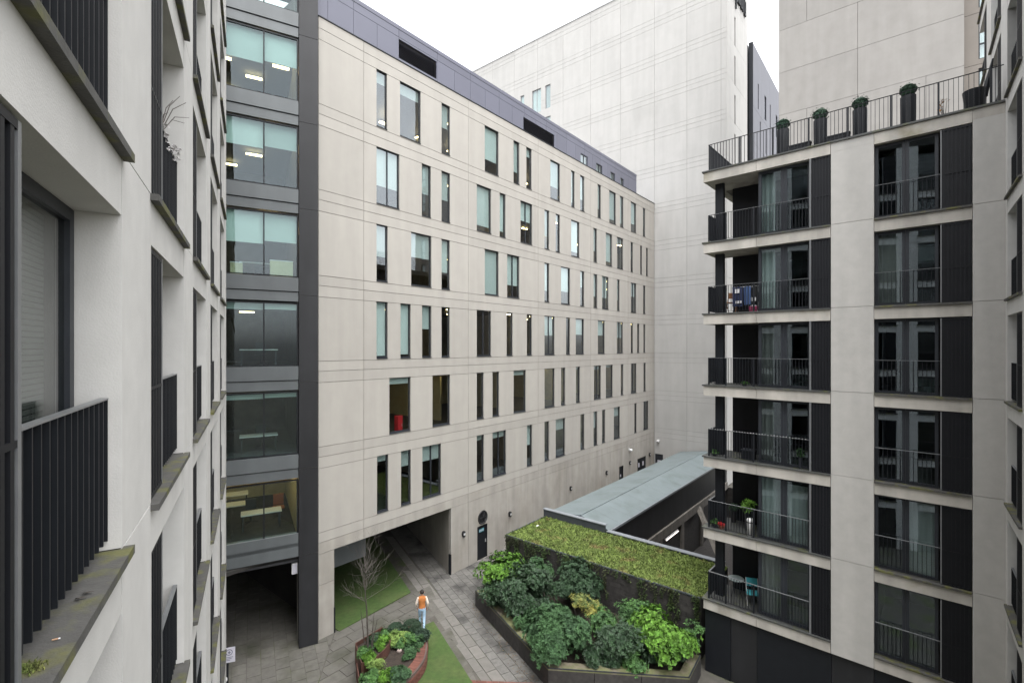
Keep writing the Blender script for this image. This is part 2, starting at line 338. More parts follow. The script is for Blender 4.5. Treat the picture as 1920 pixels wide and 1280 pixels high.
lawn([(-4.1, 22.45), (-3.72, 22.78), (-1.6, 18.75), (-.7, 17.05), (-4.6, 17.05), (-4.6, 18.6)], 'wedge of green artificial turf beside the brick bench')

# ------------------------------------------------------------------ the stone office
office = thing('office_building', 'long pale stone office building with narrow windows and a lilac grey attic', 'building', (*fO.P, 0), dO)
rows = [[(706, 726), (750, 789), (828, 844), (909, 935), (963, 974), (987, 997), (1032, 1050), (1071, 1077.5), (1088, 1096), (1120.5, 1127), (1142.5, 1155), (1162.5, 1169), (1183, 1193), (1205.5, 1210)],
        [(706, 749, 2), (791, 808), (828, 844), (894, 921), (937, 948), (976, 998, 2), (1021, 1030), (1042, 1050), (1071, 1086.5), (1113, 1119.5), (1136, 1148), (1157, 1168.5, 2), (1182.5, 1187), (1200.5, 1204), (1211.5, 1215)],
        [(706, 727), (771, 809), (828, 843.5), (909, 935), (951, 974, 2), (1021, 1030), (1052, 1069), (1088, 1095.5), (1113, 1120), (1129, 1141, 2), (1157, 1162), (1183, 1193, 2), (1206, 1210)],
        [(706, 727), (751, 770), (791.5, 809), (828, 843.5), (894, 921, 2), (950, 961.5), (988, 997.6), (1021, 1040, 2), (1061.5, 1069), (1079.6, 1095), (1121, 1134), (1156.7, 1168.5, 2), (1183, 1187), (1194.7, 1198.7), (1206.5, 1210)],
        [(730, 770), (811, 844), (894, 907), (923.5, 936), (963, 986), (1021, 1040), (1052, 1060), (1080, 1087.5), (1113.7, 1127, 2), (1136, 1149), (1164, 1169), (1183, 1193.4, 2), (1206.5, 1211)],
        [(707, 728), (752, 770.5), (792, 827, 2), (894, 907.7), (923.5, 949, 2), (988, 998), (1021, 1030), (1042, 1060), (1088.5, 1096), (1113, 1120), (1129, 1135), (1151, 1162.6), (1189.5, 1193.7), (1206.5, 1215.7, 2)]]
def so_(u):
    q = (u - 960) / F; return (q * fO.P[1] - fO.P[0]) / (dO[0] - q * dO[1])
wins = []; holes = []
for r, row in enumerate(rows):
    zt = LV[5 - r] + 3.33; zb = LV[5 - r] + .50
    for w in row:
        a, b = so_(w[0]), so_(w[1]); wins.append((r, a, b, zb, zt, len(w) > 2)); holes.append((a, b, zb, zt))
PASS = (.77, 8.0, -1, 3.80)
DOORS = [(10.16, 11.07, .02, 2.08), (28.62, 29.46, .02, 2.18), (32.4, 34.3, .02, 2.2)]
holes += [PASS] + DOORS
vj = [0, 2.30, 9.39, 16.35, 23.6, 30.4, 36.38]
zj = [0, 3.79]
for k in range(7): zj += [LV[k], LV[k] + .45] + ([LV[k + 1] - .5] if k < 6 else [])
zj[-1] = 27.65; G2 = .011
for i in range(len(vj) - 1):
    for j in range(len(zj) - 1):
        xs = [vj[i], vj[i + 1]]; zs = [zj[j], zj[j + 1]]
        if j == 0: xs = [xs[0]] + ([.77] if i == 0 else [8.0, vj[2]] if i == 1 else [(xs[0] + xs[1]) / 2, xs[1]]) + ([2.3] if i == 0 else [])
        if j == 0 and i == 0: zs = [0, 2.4, 3.79]
        for a in range(len(xs) - 1):
            for b in range(len(zs) - 1):
                mb = MB()
                if mb.cells(xs[a] + G2, xs[a + 1] - G2, zs[b] + (G2 if zs[b] > 0 else 0), zs[b + 1] - G2, holes, .16, y=random.uniform(0, .003)):
                    small = zs[b + 1] - zs[b] < .6
                    mb.build('band_panel' if small else 'cladding_panel', M['stone_grime'] if j < 2 else M['stone'], office)
bk = MB(); bk.cells(0, 36.38, 0, 27.6, holes, .10, y=.03); bk.build('backing_wall', M['joint'], office)
# windows
for k, (r, a, b, zb, zt, dbl) in enumerate(wins):
    rnd = random.Random(k * 13 + 5)
    f = MB(); t = .045; y0, y1 = .085, .15
    for q in ((a, a + t, zb, zt), (b - t, b, zb, zt), (a + t, b - t, zt - t, zt), (a + t, b - t, zb, zb + .09)): f.box(q[0], q[1], y0, y1, q[2], q[3])
    if dbl: f.box((a + b) / 2 - .03, (a + b) / 2 + .03, y0, y1, zb + .09, zt - t)
    f.box(a + .005, b - .005, -.03, .085, zb + .002, zb + .03)
    fo = f.build('window', M['metal2'], office)
    cuts = [a + t, (a + b) / 2 - .03, (a + b) / 2 + .03, b - t] if dbl else [a + t, b - t]
    for c in range(0, len(cuts), 2): box('pane', M['glass'], fo, cuts[c], cuts[c + 1], .112, .120, zb + .09, zt - t)
    h = zt - zb; d = 0
    if r <= 2: d = rnd.choice([.45, .55, .6, .65, .7, .85]) if rnd.random() < .9 else .2
    elif r == 3: d = rnd.choice([0, 0, .3, .45, .95, .5])
    elif r == 4: d = rnd.choice([0, 0, .08, .12])
    else: d = rnd.choice([0, .12, .3, .5, .15])
    if r == 3 and abs(a - so_(751)) < .1: d = .93
    if r == 2 and abs(a - so_(909)) < .1: d = .97
    if r == 0 and k < 2: d = .2
    if d: box('blind', M['blind'], fo, a + .02, b - .02, .20, .212, zt - h * d, zt - .01)
# office interior: floors, ceilings, back wall, strip lights
for k in range(6):
    box('floor', M['carpet'] if k else M['interior_dark'], office, .05, 36.3, .16, 9, LV[k] - .30, LV[k] + .28)
    wl_ = MB(); wl_.box(.05, 36.3, 9.0, 9.1, LV[k] + .28, LV[k + 1] - .3)
    for x in (2.2, 9.4, 16.3, 23.6, 30.4): wl_.box(x, x + .12, 2.5, 9, LV[k] + .28, LV[k + 1] - .3)
    wl_.build('partition', M['cream'] if k == 1 else M['interior'], office)
    lm = MB()
    for x in range(13):
        for y in (1.6, 4.6):
            if random.random() < (.75 if k in (1, 2, 4) else .5): lm.box(x * 2.8 + .9, x * 2.8 + 1.5, y, y + .22, LV[k + 1] - .46, LV[k + 1] - .41)
    lm.build('ceiling_light', M['lamp'], office)
box('roof', M['lilac'], office, -.2, 36.4, .17, 14, 27.15, 27.60)
ends = MB(); ends.box(36.3, 36.38, .17, 14, 0, 27.6); ends.box(0, 36.3, 13.8, 13.9, 4.0, 27.1); ends.build('rear_wall', M['stone'], office)
box('parapet_flashing', M['metal2'], office, 0, 36.38, -.035, .3, 27.655, 27.69)
# attic
aj = [0] + [.5 + 1.31 * i for i in range(25)]; aj[-1] = 32.4
ah = [(4.43, 7.0, 27.88, 28.86), (14.8, 18.5, 27.72, 28.66), (22.2, 23.3, 27.75, 28.5), (24.7, 25.7, 27.75, 28.45), (27.2, 28.0, 27.75, 28.42), (29.1, 29.7, 27.75, 28.4)]
for i in range(len(aj) - 1):
    mb = MB(); mb.cells(aj[i] + .008, aj[i + 1] - .008, 27.70, 28.94, ah, .12, y=.10); mb.build('attic_panel', M['lilac'], office)
    if i % 2 == 0:
        e = aj[min(i + 2, len(aj) - 1)]
        box('attic_panel', M['lilac'], office, aj[i] + .008, e - .008, .10, .22, 28.96, 29.34); box('attic_panel', M['lilac'], office, aj[i] + .008, e - .008, .085, .3, 29.355, 29.55)
atc = MB(); atc.box(.02, 32.38, .7, 9, 27.62, 29.5); atc.cells(.02, 32.38, 27.69, 29.5, ah, .1, y=.2); atc.build('attic_core', M['joint'], office)
for h in ah[:2]:
    lv = MB(); z = h[2]
    while z < h[3] - .05: lv.add([(h[0], .12, z), (h[1], .12, z), (h[1], .2, z + .07), (h[0], .2, z + .07)], [(0, 1, 2, 3)]); z += .085
    lv.box(h[0], h[1], .3, .34, h[2], h[3]); lv.build('louvre', M['louvre'], office)
for h in ah[2:]:
    f = MB(); f.box(h[0], h[0] + .06, .14, .2, h[2], h[3]); f.box(h[1] - .06, h[1], .14, .2, h[2], h[3]); f.box(h[0], h[1], .14, .2, h[3] - .05, h[3]); f.box((h[0] + h[1]) / 2 - .03, (h[0] + h[1]) / 2 + .03, .14, .2, h[2], h[3])
    fo = f.build('window', M['metal2'], office); box('pane', M['glass'], fo, h[0] + .06, h[1] - .06, .165, .172, h[2], h[3] - .05); box('blind', M['blind'], fo, h[0] + .05, h[1] - .05, .3, .31, h[2] + .15, h[3])
# ground-floor doors, vent, passage lining
for i, d in enumerate(DOORS):
    do = MB().box(d[0] + .02, d[1] - .02, .07, .12, d[2], d[3] - .03)
    do.box(d[0], d[0] + .02, .02, .14, d[2], d[3]); do.box(d[1] - .02, d[1], .02, .14, d[2], d[3]); do.box(d[0], d[1], .02, .14, d[3] - .03, d[3])
    if i == 2: do.box((d[0] + d[1]) / 2 - .02, (d[0] + d[1]) / 2 + .02, .05, .1, d[2], d[3])
    do = do.build('door', M['metal'], office)
    if i == 0:
        sg = MB().box(d[0] + .22, d[1] - .25, .06, .069, 1.66, 1.86); sg.build('door_sign', M['teal'], do)
        wr = MB()
        for q in range(5): wr.box(d[0] + .26 + q * .075, d[0] + .30 + q * .075, .055, .0595, 1.70 + .02 * (q % 2), 1.81)
        wr.build('sign_lettering', M['signw'], do)
        box('handle', M['lightmetal'], do, d[1] - .14, d[1] - .10, .03, .068, .95, 1.15)
    elif i == 1: box('door_sign', M['signw'], do, d[0] + .3, d[1] - .35, .06, .069, 1.2, 1.42)
    else:
        for q in (.32, 1.25): box('door_sign', M['signw'], do, d[0] + q, d[0] + q + .25, .045, .069, 1.35, 1.75)
vt = MB(); vt.lathe([(0, .0), (.33, .0), (.36, .03), (.40, .05), (.42, .0), (.42, -.06)], n=28)
for q in range(6):
    a = q * math.pi / 3; vt.tube([(0, 0, .03), (.34 * math.cos(a), .34 * math.sin(a), .03)], .018, 5)
vt.v = [(p[0], -p[2], p[1]) for p in vt.v]
vt.build('round_vent', M['black'], office, (10.64, 0, 2.56))
pl = MB(); pl.prism([(8.0, .17), (8.3, .17), (13.4, 13), (13.1, 13)], 0, 3.85); pl.build('passage_wall', M['stone_grime'], office)
pl = MB(); pl.box(-.3, .75, .2, .9, 0, 3.85); pl.box(.6, .8, .9, 12.9, 0, 3.8); pl.box(-8, 14, 13, 13.2, 0, 4); pl.build('passage_end', M['interior_dark'], office)
pl = MB(); pl.box(.1, 13.5, .17, 13, 3.80, 3.95); pl.box(-8, .1, .9, 13, 3.80, 3.95); pl.build('passage_ceiling', M['interior_dark'], office)
box('hung_beam', M['midpanel'], office, .78, 3.2, 1.2, 1.4, 2.35, 3.8)
for x, nm in ((.76, 'corner_guard'), (7.97, 'corner_guard')): box(nm, M['metal'], office, x - .02, x + .05, -.008, .16, .0, 1.15)

def wall_light(s, z, label):
    t = thing('wall_light', label, 'wall light', tuple(fO.w(s, 0, z)), dO, 'small black wall lights along the office wall')
    b = MB()
    for k in range(9):
        a0, a1 = math.radians(35 + 32 * k), math.radians(35 + 32 * (k + 1))
        c = lambda a, r: (r * math.cos(a) * .62, r * math.sin(a))
        q = [c(a0, .10), c(a1, .10), c(a1, .18), c(a0, .18)]
        b.add([(p[0], 0, p[1]) for p in q] + [(p[0], -.13, p[1]) for p in q], [(0, 1, 2, 3), (7, 6, 5, 4), (0, 4, 5, 1), (1, 5, 6, 2), (2, 6, 7, 3), (3, 7, 4, 0)])
    b.build('housing', M['black'], t)
    MB().box(-.055, .10, -.10, .0, -.09, .09).build('diffuser', M['white'], t)
wall_light(8.95, 2.05, 'black wall light between the passage opening and the grey door with a vent above')
wall_light(13.19, 2.08, 'black wall light above the corner of the planted store roof')
wall_light(20.5, 2.1, 'black wall light low on the stone wall, between the planted roof and the far doors')
wall_light(26.2, 2.15, 'black wall light just left of the single dark far door')
wall_light(30.7, 2.17, 'black wall light between the single and the double far doors')
wall_light(35.1, 2.2, 'black wall light beside the inner corner, right of the double door')
def dome(loc, d, label):
    t = thing('security_camera', label, 'camera', loc, d)
    b = MB(); b.lathe([(0, -.16), (.1, -.12), (.15, -.02), (.15, .05), (.1, .09), (0, .1)], (0, -.2, 0), 14); b.build('dome', M['white'], t, smooth=True)
    MB().tube([(0, 0, .05), (0, -.2, .08)], .03, 6).build('bracket', M['white'], t); MB().box(-.08, .08, -.02, 0, -.05, .15).build('base', M['white'], t)
dome(tuple(fO.w(30.6, 0, 3.4)), dO, 'white dome camera on the stone wall above the far doors')
dome(tuple(fT.w(.44, 0, 3.42)), dT, 'white dome camera on the tall white wall above the signed door')

# ------------------------------------------------------------------ dark glazed wing left of the stone office
wing = thing('office_wing', 'dark grey glazed office wing with wide panes, left of the stone office', 'building', (*fG.P, 0), dG)
for k in range(-1, 7):
    zt = 26.28 - 3.80 * k; zb = zt - 2.68
    if zb < 4: continue
    for nm, z0, z1, y0, m in (('spandrel_panel', zb - .62, zb - .03, 0., 'midpanel'), ('spandrel_panel', zb - 1.05, zb - .66, .04, 'midpanel')):
        if z0 > 3.9: box(nm, M[m], wing, -2.9, -.12, y0, .3, z0, z1)
    if zb < 5.5: box('spandrel_panel', M['midpanel'], wing, -2.9, -.12, .0, .3, 4.42, 4.97); box('soffit_edge', M['midpanel'], wing, -2.9, -.12, .05, .3, 4.06, 4.40)
    f = MB(); 
    for x0, x1, a, b in ((-2.9, -2.82, zb, zt), (-.18, -.12, zb, zt), (-1.47, -1.42, zb, zt), (-2.82, -.18, zt - .05, zt), (-2.82, -.18, zb, zb + .04)): f.box(x0, x1, .07, .16, a, b)
    fo = f.build('window', M['metal'], wing)
    for x0, x1 in ((-2.82, -1.47), (-1.42, -.18)): box('pane', M['glassw'], fo, x0, x1, .11, .12, zb + .04, zt - .05)
    dr = {-1: .3, 0: .5, 1: .42, 2: .5, 3: .12, 4: .1, 5: .0}.get(k, 0)
    if dr:
        box('blind', M['blind'], fo, -2.85, -1.45, .24, .25, zt - 2.68 * dr, zt); box('blind', M['blind'], fo, -1.43, -.15, .24, .25, zt - 2.68 * (dr * .9), zt)
    box('floor', M['carpet'], wing, -9, -.1, .3, 9, zb - .95, zb - .05)
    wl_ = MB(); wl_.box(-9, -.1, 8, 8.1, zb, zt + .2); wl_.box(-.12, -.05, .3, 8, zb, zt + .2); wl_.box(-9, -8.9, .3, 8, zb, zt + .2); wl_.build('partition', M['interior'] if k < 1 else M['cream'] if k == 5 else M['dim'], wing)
    lm = MB()
    for x, y in (((-1.6, 1.5), (-1.0, 2.6), (-2.1, 4.2), (-3.4, 3), (-4.6, 5.), (-3.2, 6.2)) if k in (0, 1, 2, 5) else ((-2.4, 6.5),)): lm.box(x, x + .7, y, y + .16, zt - .06, zt - .01)
    lm.build('ceiling_light', M['lamp'], wing)
for z0, z1 in [(0, 4.0)] + [(4.0 + 3.74 * i, 4.0 + 3.74 * (i + 1)) for i in range(8)]:
    box('pier_panel', M['darkpanel'], wing, -.10, .66, -.03 + random.uniform(0, .004), .5, z0 + .008, z1 - .008)
box('pier_core', M['joint'], wing, -.09, .64, .0, 1.1, 0, 33.8)
box('edge_fin', M['lightmetal'], wing, -3.25, -2.92, -.25, .3, 0, 34)
oc_ = MB(); oc_.box(-9, -2.92, .3, .5, 3.8, 34); oc_.build('side_wall', M['midpanel'], wing)
uc = MB(); uc.box(-9, -.1, .3, 12, 3.75, 4.0); uc.box(-12, 1, 11.9, 12, 0, 4); uc.box(-4.2, -4.0, .3, 12, 0, 4); uc.box(-9, .6, .2, 9, 33.5, 33.8); uc.build('undercroft', M['interior_dark'], wing)
b_ = thing('junction_box', 'small white box fixed inside the dark undercroft beside the pier', 'electrical box', tuple(fG.w(-.2, .3, 3.35)), dG)
box('housing', M['white'], b_, -.16, .06, -.02, .14, -.22, .22); box('cover', M['signw'], b_, -.14, .04, -.035, -.021, -.2, .2)

def desk(x, y, z, w, dpt, label):
    t = thing('desk', label, 'desk', tuple(fG.w(x, y, z)), dG, 'desks on the lowest office floor')
    box('tabletop', M['white'], t, -w / 2, w / 2, -dpt / 2, dpt / 2, .70, .74)
    for a in (-1, 1):
        for b in (-1, 1): box('leg', M['metal2'], t, a * (w / 2 - .08) - .025, a * (w / 2 - .08) + .025, b * (dpt / 2 - .08) - .025, b * (dpt / 2 - .08) + .025, 0, .70)
desk(-1.5, 1.5, 4.97, 1.6, .7, 'long white desk nearest the glass on the lowest office floor')
desk(-2.6, 3.2, 4.97, 1.5, .75, 'white desk in the middle of the lowest office floor')
desk(-3.0, 5.0, 4.97, 2.0, .8, 'white desk farthest back on the lowest office floor')
def office_chair(x, y, z, label, m):
    t = thing('office_chair', label, 'chair', tuple(fG.w(x, y, z)), dG, 'chairs at the desks')
    box('seat', M[m], t, -.24, .24, -.24, .24, .44, .5); box('backrest', M[m], t, -.22, .22, .2, .26, .55, 1.05)
    b = MB(); b.tube([(0, 0, .44), (0, 0, .1)], .03, 6)
    for k in range(5): b.tube([(0, 0, .1), (.28 * math.cos(k * 1.257), .28 * math.sin(k * 1.257), .04)], .02, 5)
    b.build('base', M['black'], t)
office_chair(-1.9, 2.35, 4.97, 'black office chair behind the desk nearest the glass', 'black')
office_chair(-.75, 2.6, 4.97, 'brown office chair at the right end of the lowest office floor', 'terracotta')
office_chair(-3.5, 4.1, 4.97, 'black office chair at the back of the lowest office floor', 'black')
for k, nm in ((2, 'fourth'), (3, 'third'), (4, 'second')):
    z = 23.6 - 3.80 * k - .05
    desk(-1.6, 1.6, z, 1.5, .7, 'white desk by the glass on the %s floor up of the dark glazed wing' % nm)
    office_chair(-1.5, 2.4, z, 'black chair behind the desk on the %s floor up of the dark glazed wing' % nm, 'black')
for x, w_, h_, lb in ((-2.45, .45, .55, 'pale filing box at the left of the wing window with half drawn blinds'), (-.75, .9, .75, 'long pale filing cabinet at the right of the wing window with half drawn blinds')):
    t = thing('filing_cabinet', lb, 'cabinet', tuple(fG.w(x, .65, 16.0 - .05)), dG)
    box('body', M['cream'], t, -w_ / 2, w_ / 2, -.2, .2, 0, h_); box('top', M['white'], t, -w_ / 2 - .01, w_ / 2 + .01, -.21, .21, h_, h_ + .03)
# things seen through the office windows
lad = thing('step_ladder', 'wooden step ladder leaning inside a lit office window', 'ladder', tuple(fO.w(6.8, 1.4, LV[1] + .28)), dO)
for x in (-.28, .28): MB().tube([(x, 0, 0), (x * .6, .7, 2.2)], .03, 5).build('rail', M['wood'], lad)
for k in range(7): MB().tube([(-.27 + .015 * k, .09 * k + .08, .3 * k + .25), (.27 - .015 * k, .09 * k + .08, .3 * k + .25)], .02, 5).build('rung', M['wood'], lad)
rc = thing('cabinet', 'red cabinet standing inside a lit office window', 'cabinet', tuple(fO.w(4.75, .55, LV[1] + .28)), dO)
box('body', M['red'], rc, -.16, .16, -.14, .14, .0, 1.0); box('door', M['red'], rc, -.14, .14, -.155, -.142, .04, .96); box('handle', M['lightmetal'], rc, .09, .11, -.17, -.157, .45, .6)

# ------------------------------------------------------------------ tall white block
tall = thing('tall_building', 'tall blank white building closing the far end of the court', 'building', (*fT.P, 0), dT)
tx = [-33.4 + 3.7 * i for i in range(9)] + [-.01, 3.32, 6.52, 7.04]
tz = []
for z in LV: tz += [z - .5, z, z + .45]
th_ = [(-15.75, -14.4, 41.65, 44.5), (-13.75, -13.0, 41.7, 44.5), (-17.6, -17.0, 41.6, 44.5), (-15.75, -14.6, 37.85, 40.7), (-13.75, -13.0, 37.85, 40.7), (.05, .9, .02, 2.08)]
for i in range(len(tx) - 1):
    zz = ([0] if tx[i] >= -.02 else [24.0]) + [z for z in tz if z > (1 if tx[i] >= -.02 else 25)] + [50.6]
    zz = [z for z in zz if z <= 50.7]; zz = sorted(set(zz))
    for j in range(len(zz) - 1):
        mb = MB()
        if mb.cells(tx[i] + .01, tx[i + 1] - .01, zz[j] + .01, zz[j + 1] - .01, th_, .14, y=random.uniform(0, .004)):
            mb.build('band_panel' if zz[j + 1] - zz[j] < .6 else 'cladding_panel', M['towerwhite'], tall)
box('coping', M['lightmetal'], tall, -33.5, 7.06, -.04, .4, 50.61, 50.70)
bk = MB(); bk.box(-33.4, 6.9, .55, 7.1, 0, 50.55); bk.cells(-33.4, 7.02, 0, 50.58, th_, .3, y=.04); bk.build('wall_core', M['jointw'], tall)
for h in th_[:5]:
    f = MB(); f.box(h[0], h[0] + .05, .08, .14, h[2], h[3]); f.box(h[1] - .05, h[1], .08, .14, h[2], h[3]); f.box(h[0], h[1], .08, .14, h[3] - .05, h[3]); f.box(h[0], h[1], .08, .14, h[2], h[2] + .06)
    if h[1] - h[0] > 1: f.box((h[0] + h[1]) / 2 - .03, (h[0] + h[1]) / 2 + .03, .08, .14, h[2], h[3])
    fo = f.build('window', M['lightmetal'], tall); box('pane', M['glass'], fo, h[0] + .05, h[1] - .05, .11, .117, h[2] + .06, h[3] - .05); box('blind', M['blind'], fo, h[0], h[1], .24, .25, h[2], h[3])
do = MB().box(.07, .88, .06, .12, .02, 2.05).build('door', M['metal2'], tall)
box('door_sign', M['signw'], do, .3, .66, .05, .059, 1.2, 1.45)
# its narrow return face with slit windows and rooftop letters
te = bpy.data.objects.new('side_wall', None); col.objects.link(te); te.parent = tall
te.location = (7.04, 0, 0); te.rotation_euler = (0, 0, math.radians(90))
slits = [(2.49, 2.9, LV[10] - .1 - 3.81 * k + 0.02, LV[10] + 2.75 - 3.81 * k) for k in range(8)]
for j in range(12):
    mb = MB(); mb.cells(.01, 7.3, LV[j] + .01 if j else 0, LV[j + 1] - .01, slits, .14, y=.0); mb.build('cladding_panel', M['towerwhite'], te)
bk = MB(); bk.cells(.05, 7.28, 0, 50.5, [], .3, y=.24); bk.build('backing_wall', M['joint'], te)
for s_ in slits:
    box('slit_window', M['metal2'], te, s_[0], s_[1], .1, .13, s_[2], s_[3])
lt = MB(); x = 1.0
for k, (wd, nstem, desc) in enumerate([(.55, 2, 0), (.6, 2, 0), (.55, 2, 1), (.6, 3, 0), (.5, 2, 0), (.25, 1, 0), (.55, 2, 0)]):
    z0 = 46.75 if k < 3 else 46.95
    for q in range(nstem):
        xx = x + q * (wd - .12) / max(1, nstem - 1); lt.box(xx, xx + .13, -.16, -.03, z0 - (.8 if desc and q == 0 else 0), z0 + 1.5)
    if nstem > 1: lt.box(x, x + wd, -.16, -.03, z0, z0 + .16); lt.box(x, x + wd, -.16, -.03, z0 + 1.34, z0 + 1.5)
    x += wd + .27
lt.build('rooftop_lettering', M['metal'], te)

grey = thing('grey_building', 'distant grey clad building with thin slit windows behind the white one', 'building', tuple(fTE.w(8.1, -.35, 0)), dO)
gh = []
for k in range(5):
    rr = random.Random(40 + k); x = 2.2 + .9 * (k % 3)
    while x < 38:
        wd = rr.choice([.35, .4, .9]); gh.append((x, x + wd, LV[9] + .45 - 3.81 * k, LV[9] + 3.2 - 3.81 * k)); x += wd + rr.uniform(1.8, 3.4)
for i in range(10):
    for j in range(3, 10):
        mb = MB(); mb.cells(i * 4 + .012, i * 4 + 3.988, LV[j] + .012, (LV[j + 1] if j < 9 else 45.2) - .012, gh, .12); mb.build('cladding_panel', M['greyclad'], grey)
bk = MB(); bk.box(.05, 40, .5, 12, 0, 45.1); bk.cells(0.02, 40, 0, 45.1, gh, .3, y=.04); bk.box(-.02, .0, -.03, .4, 0, 45.25); bk.build('wall_core', M['metal2'], grey)
for h in gh:
    fo = MB().box(h[0], h[0] + .05, .07, .12, h[2], h[3]).box(h[1] - .05, h[1], .07, .12, h[2], h[3]).box(h[0], h[1], .07, .12, h[3] - .06, h[3]).build('window', M['metal'], grey)
    box('pane', M['glass'], fo, h[0] + .05, h[1] - .05, .09, .1, h[2], h[3])

# ------------------------------------------------------------------ buff tower behind the roof terrace
RZ = [2.97 + 2.84 * k for k in range(7)]
tower = thing('stone_tower', 'high blank buff stone tower behind the roof terrace', 'building', (*fS.P, 0), dT)
sl = [2.97 + 2.84 * k for k in range(5, 17)]
for j in range(len(sl) - 1):
    js = [0, 1.63, 4.33, 7.52, 9.13] if j == 5 - 1 + 0 else ([0, 4.33, 9.13] if j % 2 else [0, 1.63, 7.52, 9.13])
    k = j + 5
    js = {8: [0, 1.63, 4.33, 7.52, 9.13], 9: [0, 4.33, 9.13], 10: [0, 4.33, 9.13], 11: [0, 1.63, 6.2, 9.13], 7: [0, 1.63, 4.33, 9.13]}.get(k, [0, 1.63, 4.33, 7.52, 9.13])
    for a, b in zip(js, js[1:]): box('stone_panel', M['tan'], tower, a + .009, b - .009, random.uniform(0, .005), .2, sl[j] + .009, sl[j + 1] - .009)
    mb = MB(); mb.cells(9.13, 11.5, sl[j] + .01, sl[j + 1] - .01, [(9.72, 10.5, sl[j] + .28, sl[j] + 2.62)], .25, y=.35); mb.build('stone_panel', M['tan2'], tower)
    f = MB(); z0, z1 = sl[j] + .28, sl[j] + 2.62
    for q in ((9.72, 9.78, z0, z1), (10.44, 10.5, z0, z1), (9.78, 10.44, z1 - .07, z1), (9.78, 10.44, z0, z0 + .07), (9.78, 10.44, z0 + .82, z0 + .9)): f.box(q[0], q[1], .45, .52, q[2], q[3])
    fo = f.build('window', M['metal2'], tower)
    box('pane', M['glass'], fo, 9.78, 10.44, .48, .486, z0 + .07, z1 - .07); box('blind', M['blind'], fo, 9.75, 10.47, .6, .61, z0, z1)
bk = MB(); bk.box(.05, 9.1, .2, 9, 0, 50); bk.box(9.1, 11.5, .9, 9, 0, 50); bk.build('wall_core', M['tan2'], tower)

# ------------------------------------------------------------------ apartment parts shared by the three flat facades
def ribs(x0, x1, z0, z1, y0):
    b = MB(); b.box(x0, x1, y0 + .02, y0 + .035, z0, z1); n = max(3, int((x1 - x0) / .085))
    for k in range(n):
        a = x0 + (k + .5) * (x1 - x0) / n; b.box(a - .018, a + .018, y0 - .012, y0 + .021, z0, z1)
    b.box(x0 - .002, x1 + .002, y0 - .014, y0 + .037, z0, z0 + .04); b.box(x0 - .002, x1 + .002, y0 - .014, y0 + .037, z1 - .04, z1)
    b.box(x0, x1, y0 - .013, y0 + .0, z0 + 1.02, z0 + 1.05)
    return b
def railing(x0, x1, y, h=1.08, step=.105, zb=.06):
    r = MB().box(x0, x1, y - .025, y + .025, h - .012, h); b = MB(); b.box(x0, x1, y - .012, y + .012, zb, zb + .012)
    n = int((x1 - x0) / step)
    for k in range(n + 1):
        a = x0 + .006 + k * (x1 - x0 - .012) / n; b.box(a - .006, a + .006, y - .022, y + .022, zb + .012, h - .012)
    return r, b
def leafs(x0, x1, z0, z1, y, bd=.085):
    mid = (x0 + x1) / 2; f = MB()
    for a, b in ((x0, mid - .003), (mid + .003, x1)):
        f.box(a, a + bd, y, y + .07, z0, z1); f.box(b - bd, b, y, y + .07, z0, z1); f.box(a + bd, b - bd, y, y + .07, z1 - bd, z1); f.box(a + bd, b - bd, y, y + .07, z0, z0 + bd)
    panes = [MB().box(a + bd, b - bd, y + .03, y + .038, z0 + bd, z1 - bd) for a, b in ((x0, mid), (mid, x1))]
    return f, panes
def drape(x0, x1, z0, z1, y, amp=.03, per=.16):
    b = MB(); n = max(6, int((x1 - x0) / .03)); vs = []
    for k in range(n + 1):
        x = x0 + (x1 - x0) * k / n; yy = y + amp * math.sin(2 * math.pi * x / per + math.sin(x * 7)); vs += [(x, yy, z0), (x, yy, z1)]
    b.add(vs, [(2 * k, 2 * k + 2, 2 * k + 3, 2 * k + 1) for k in range(n)]); return b

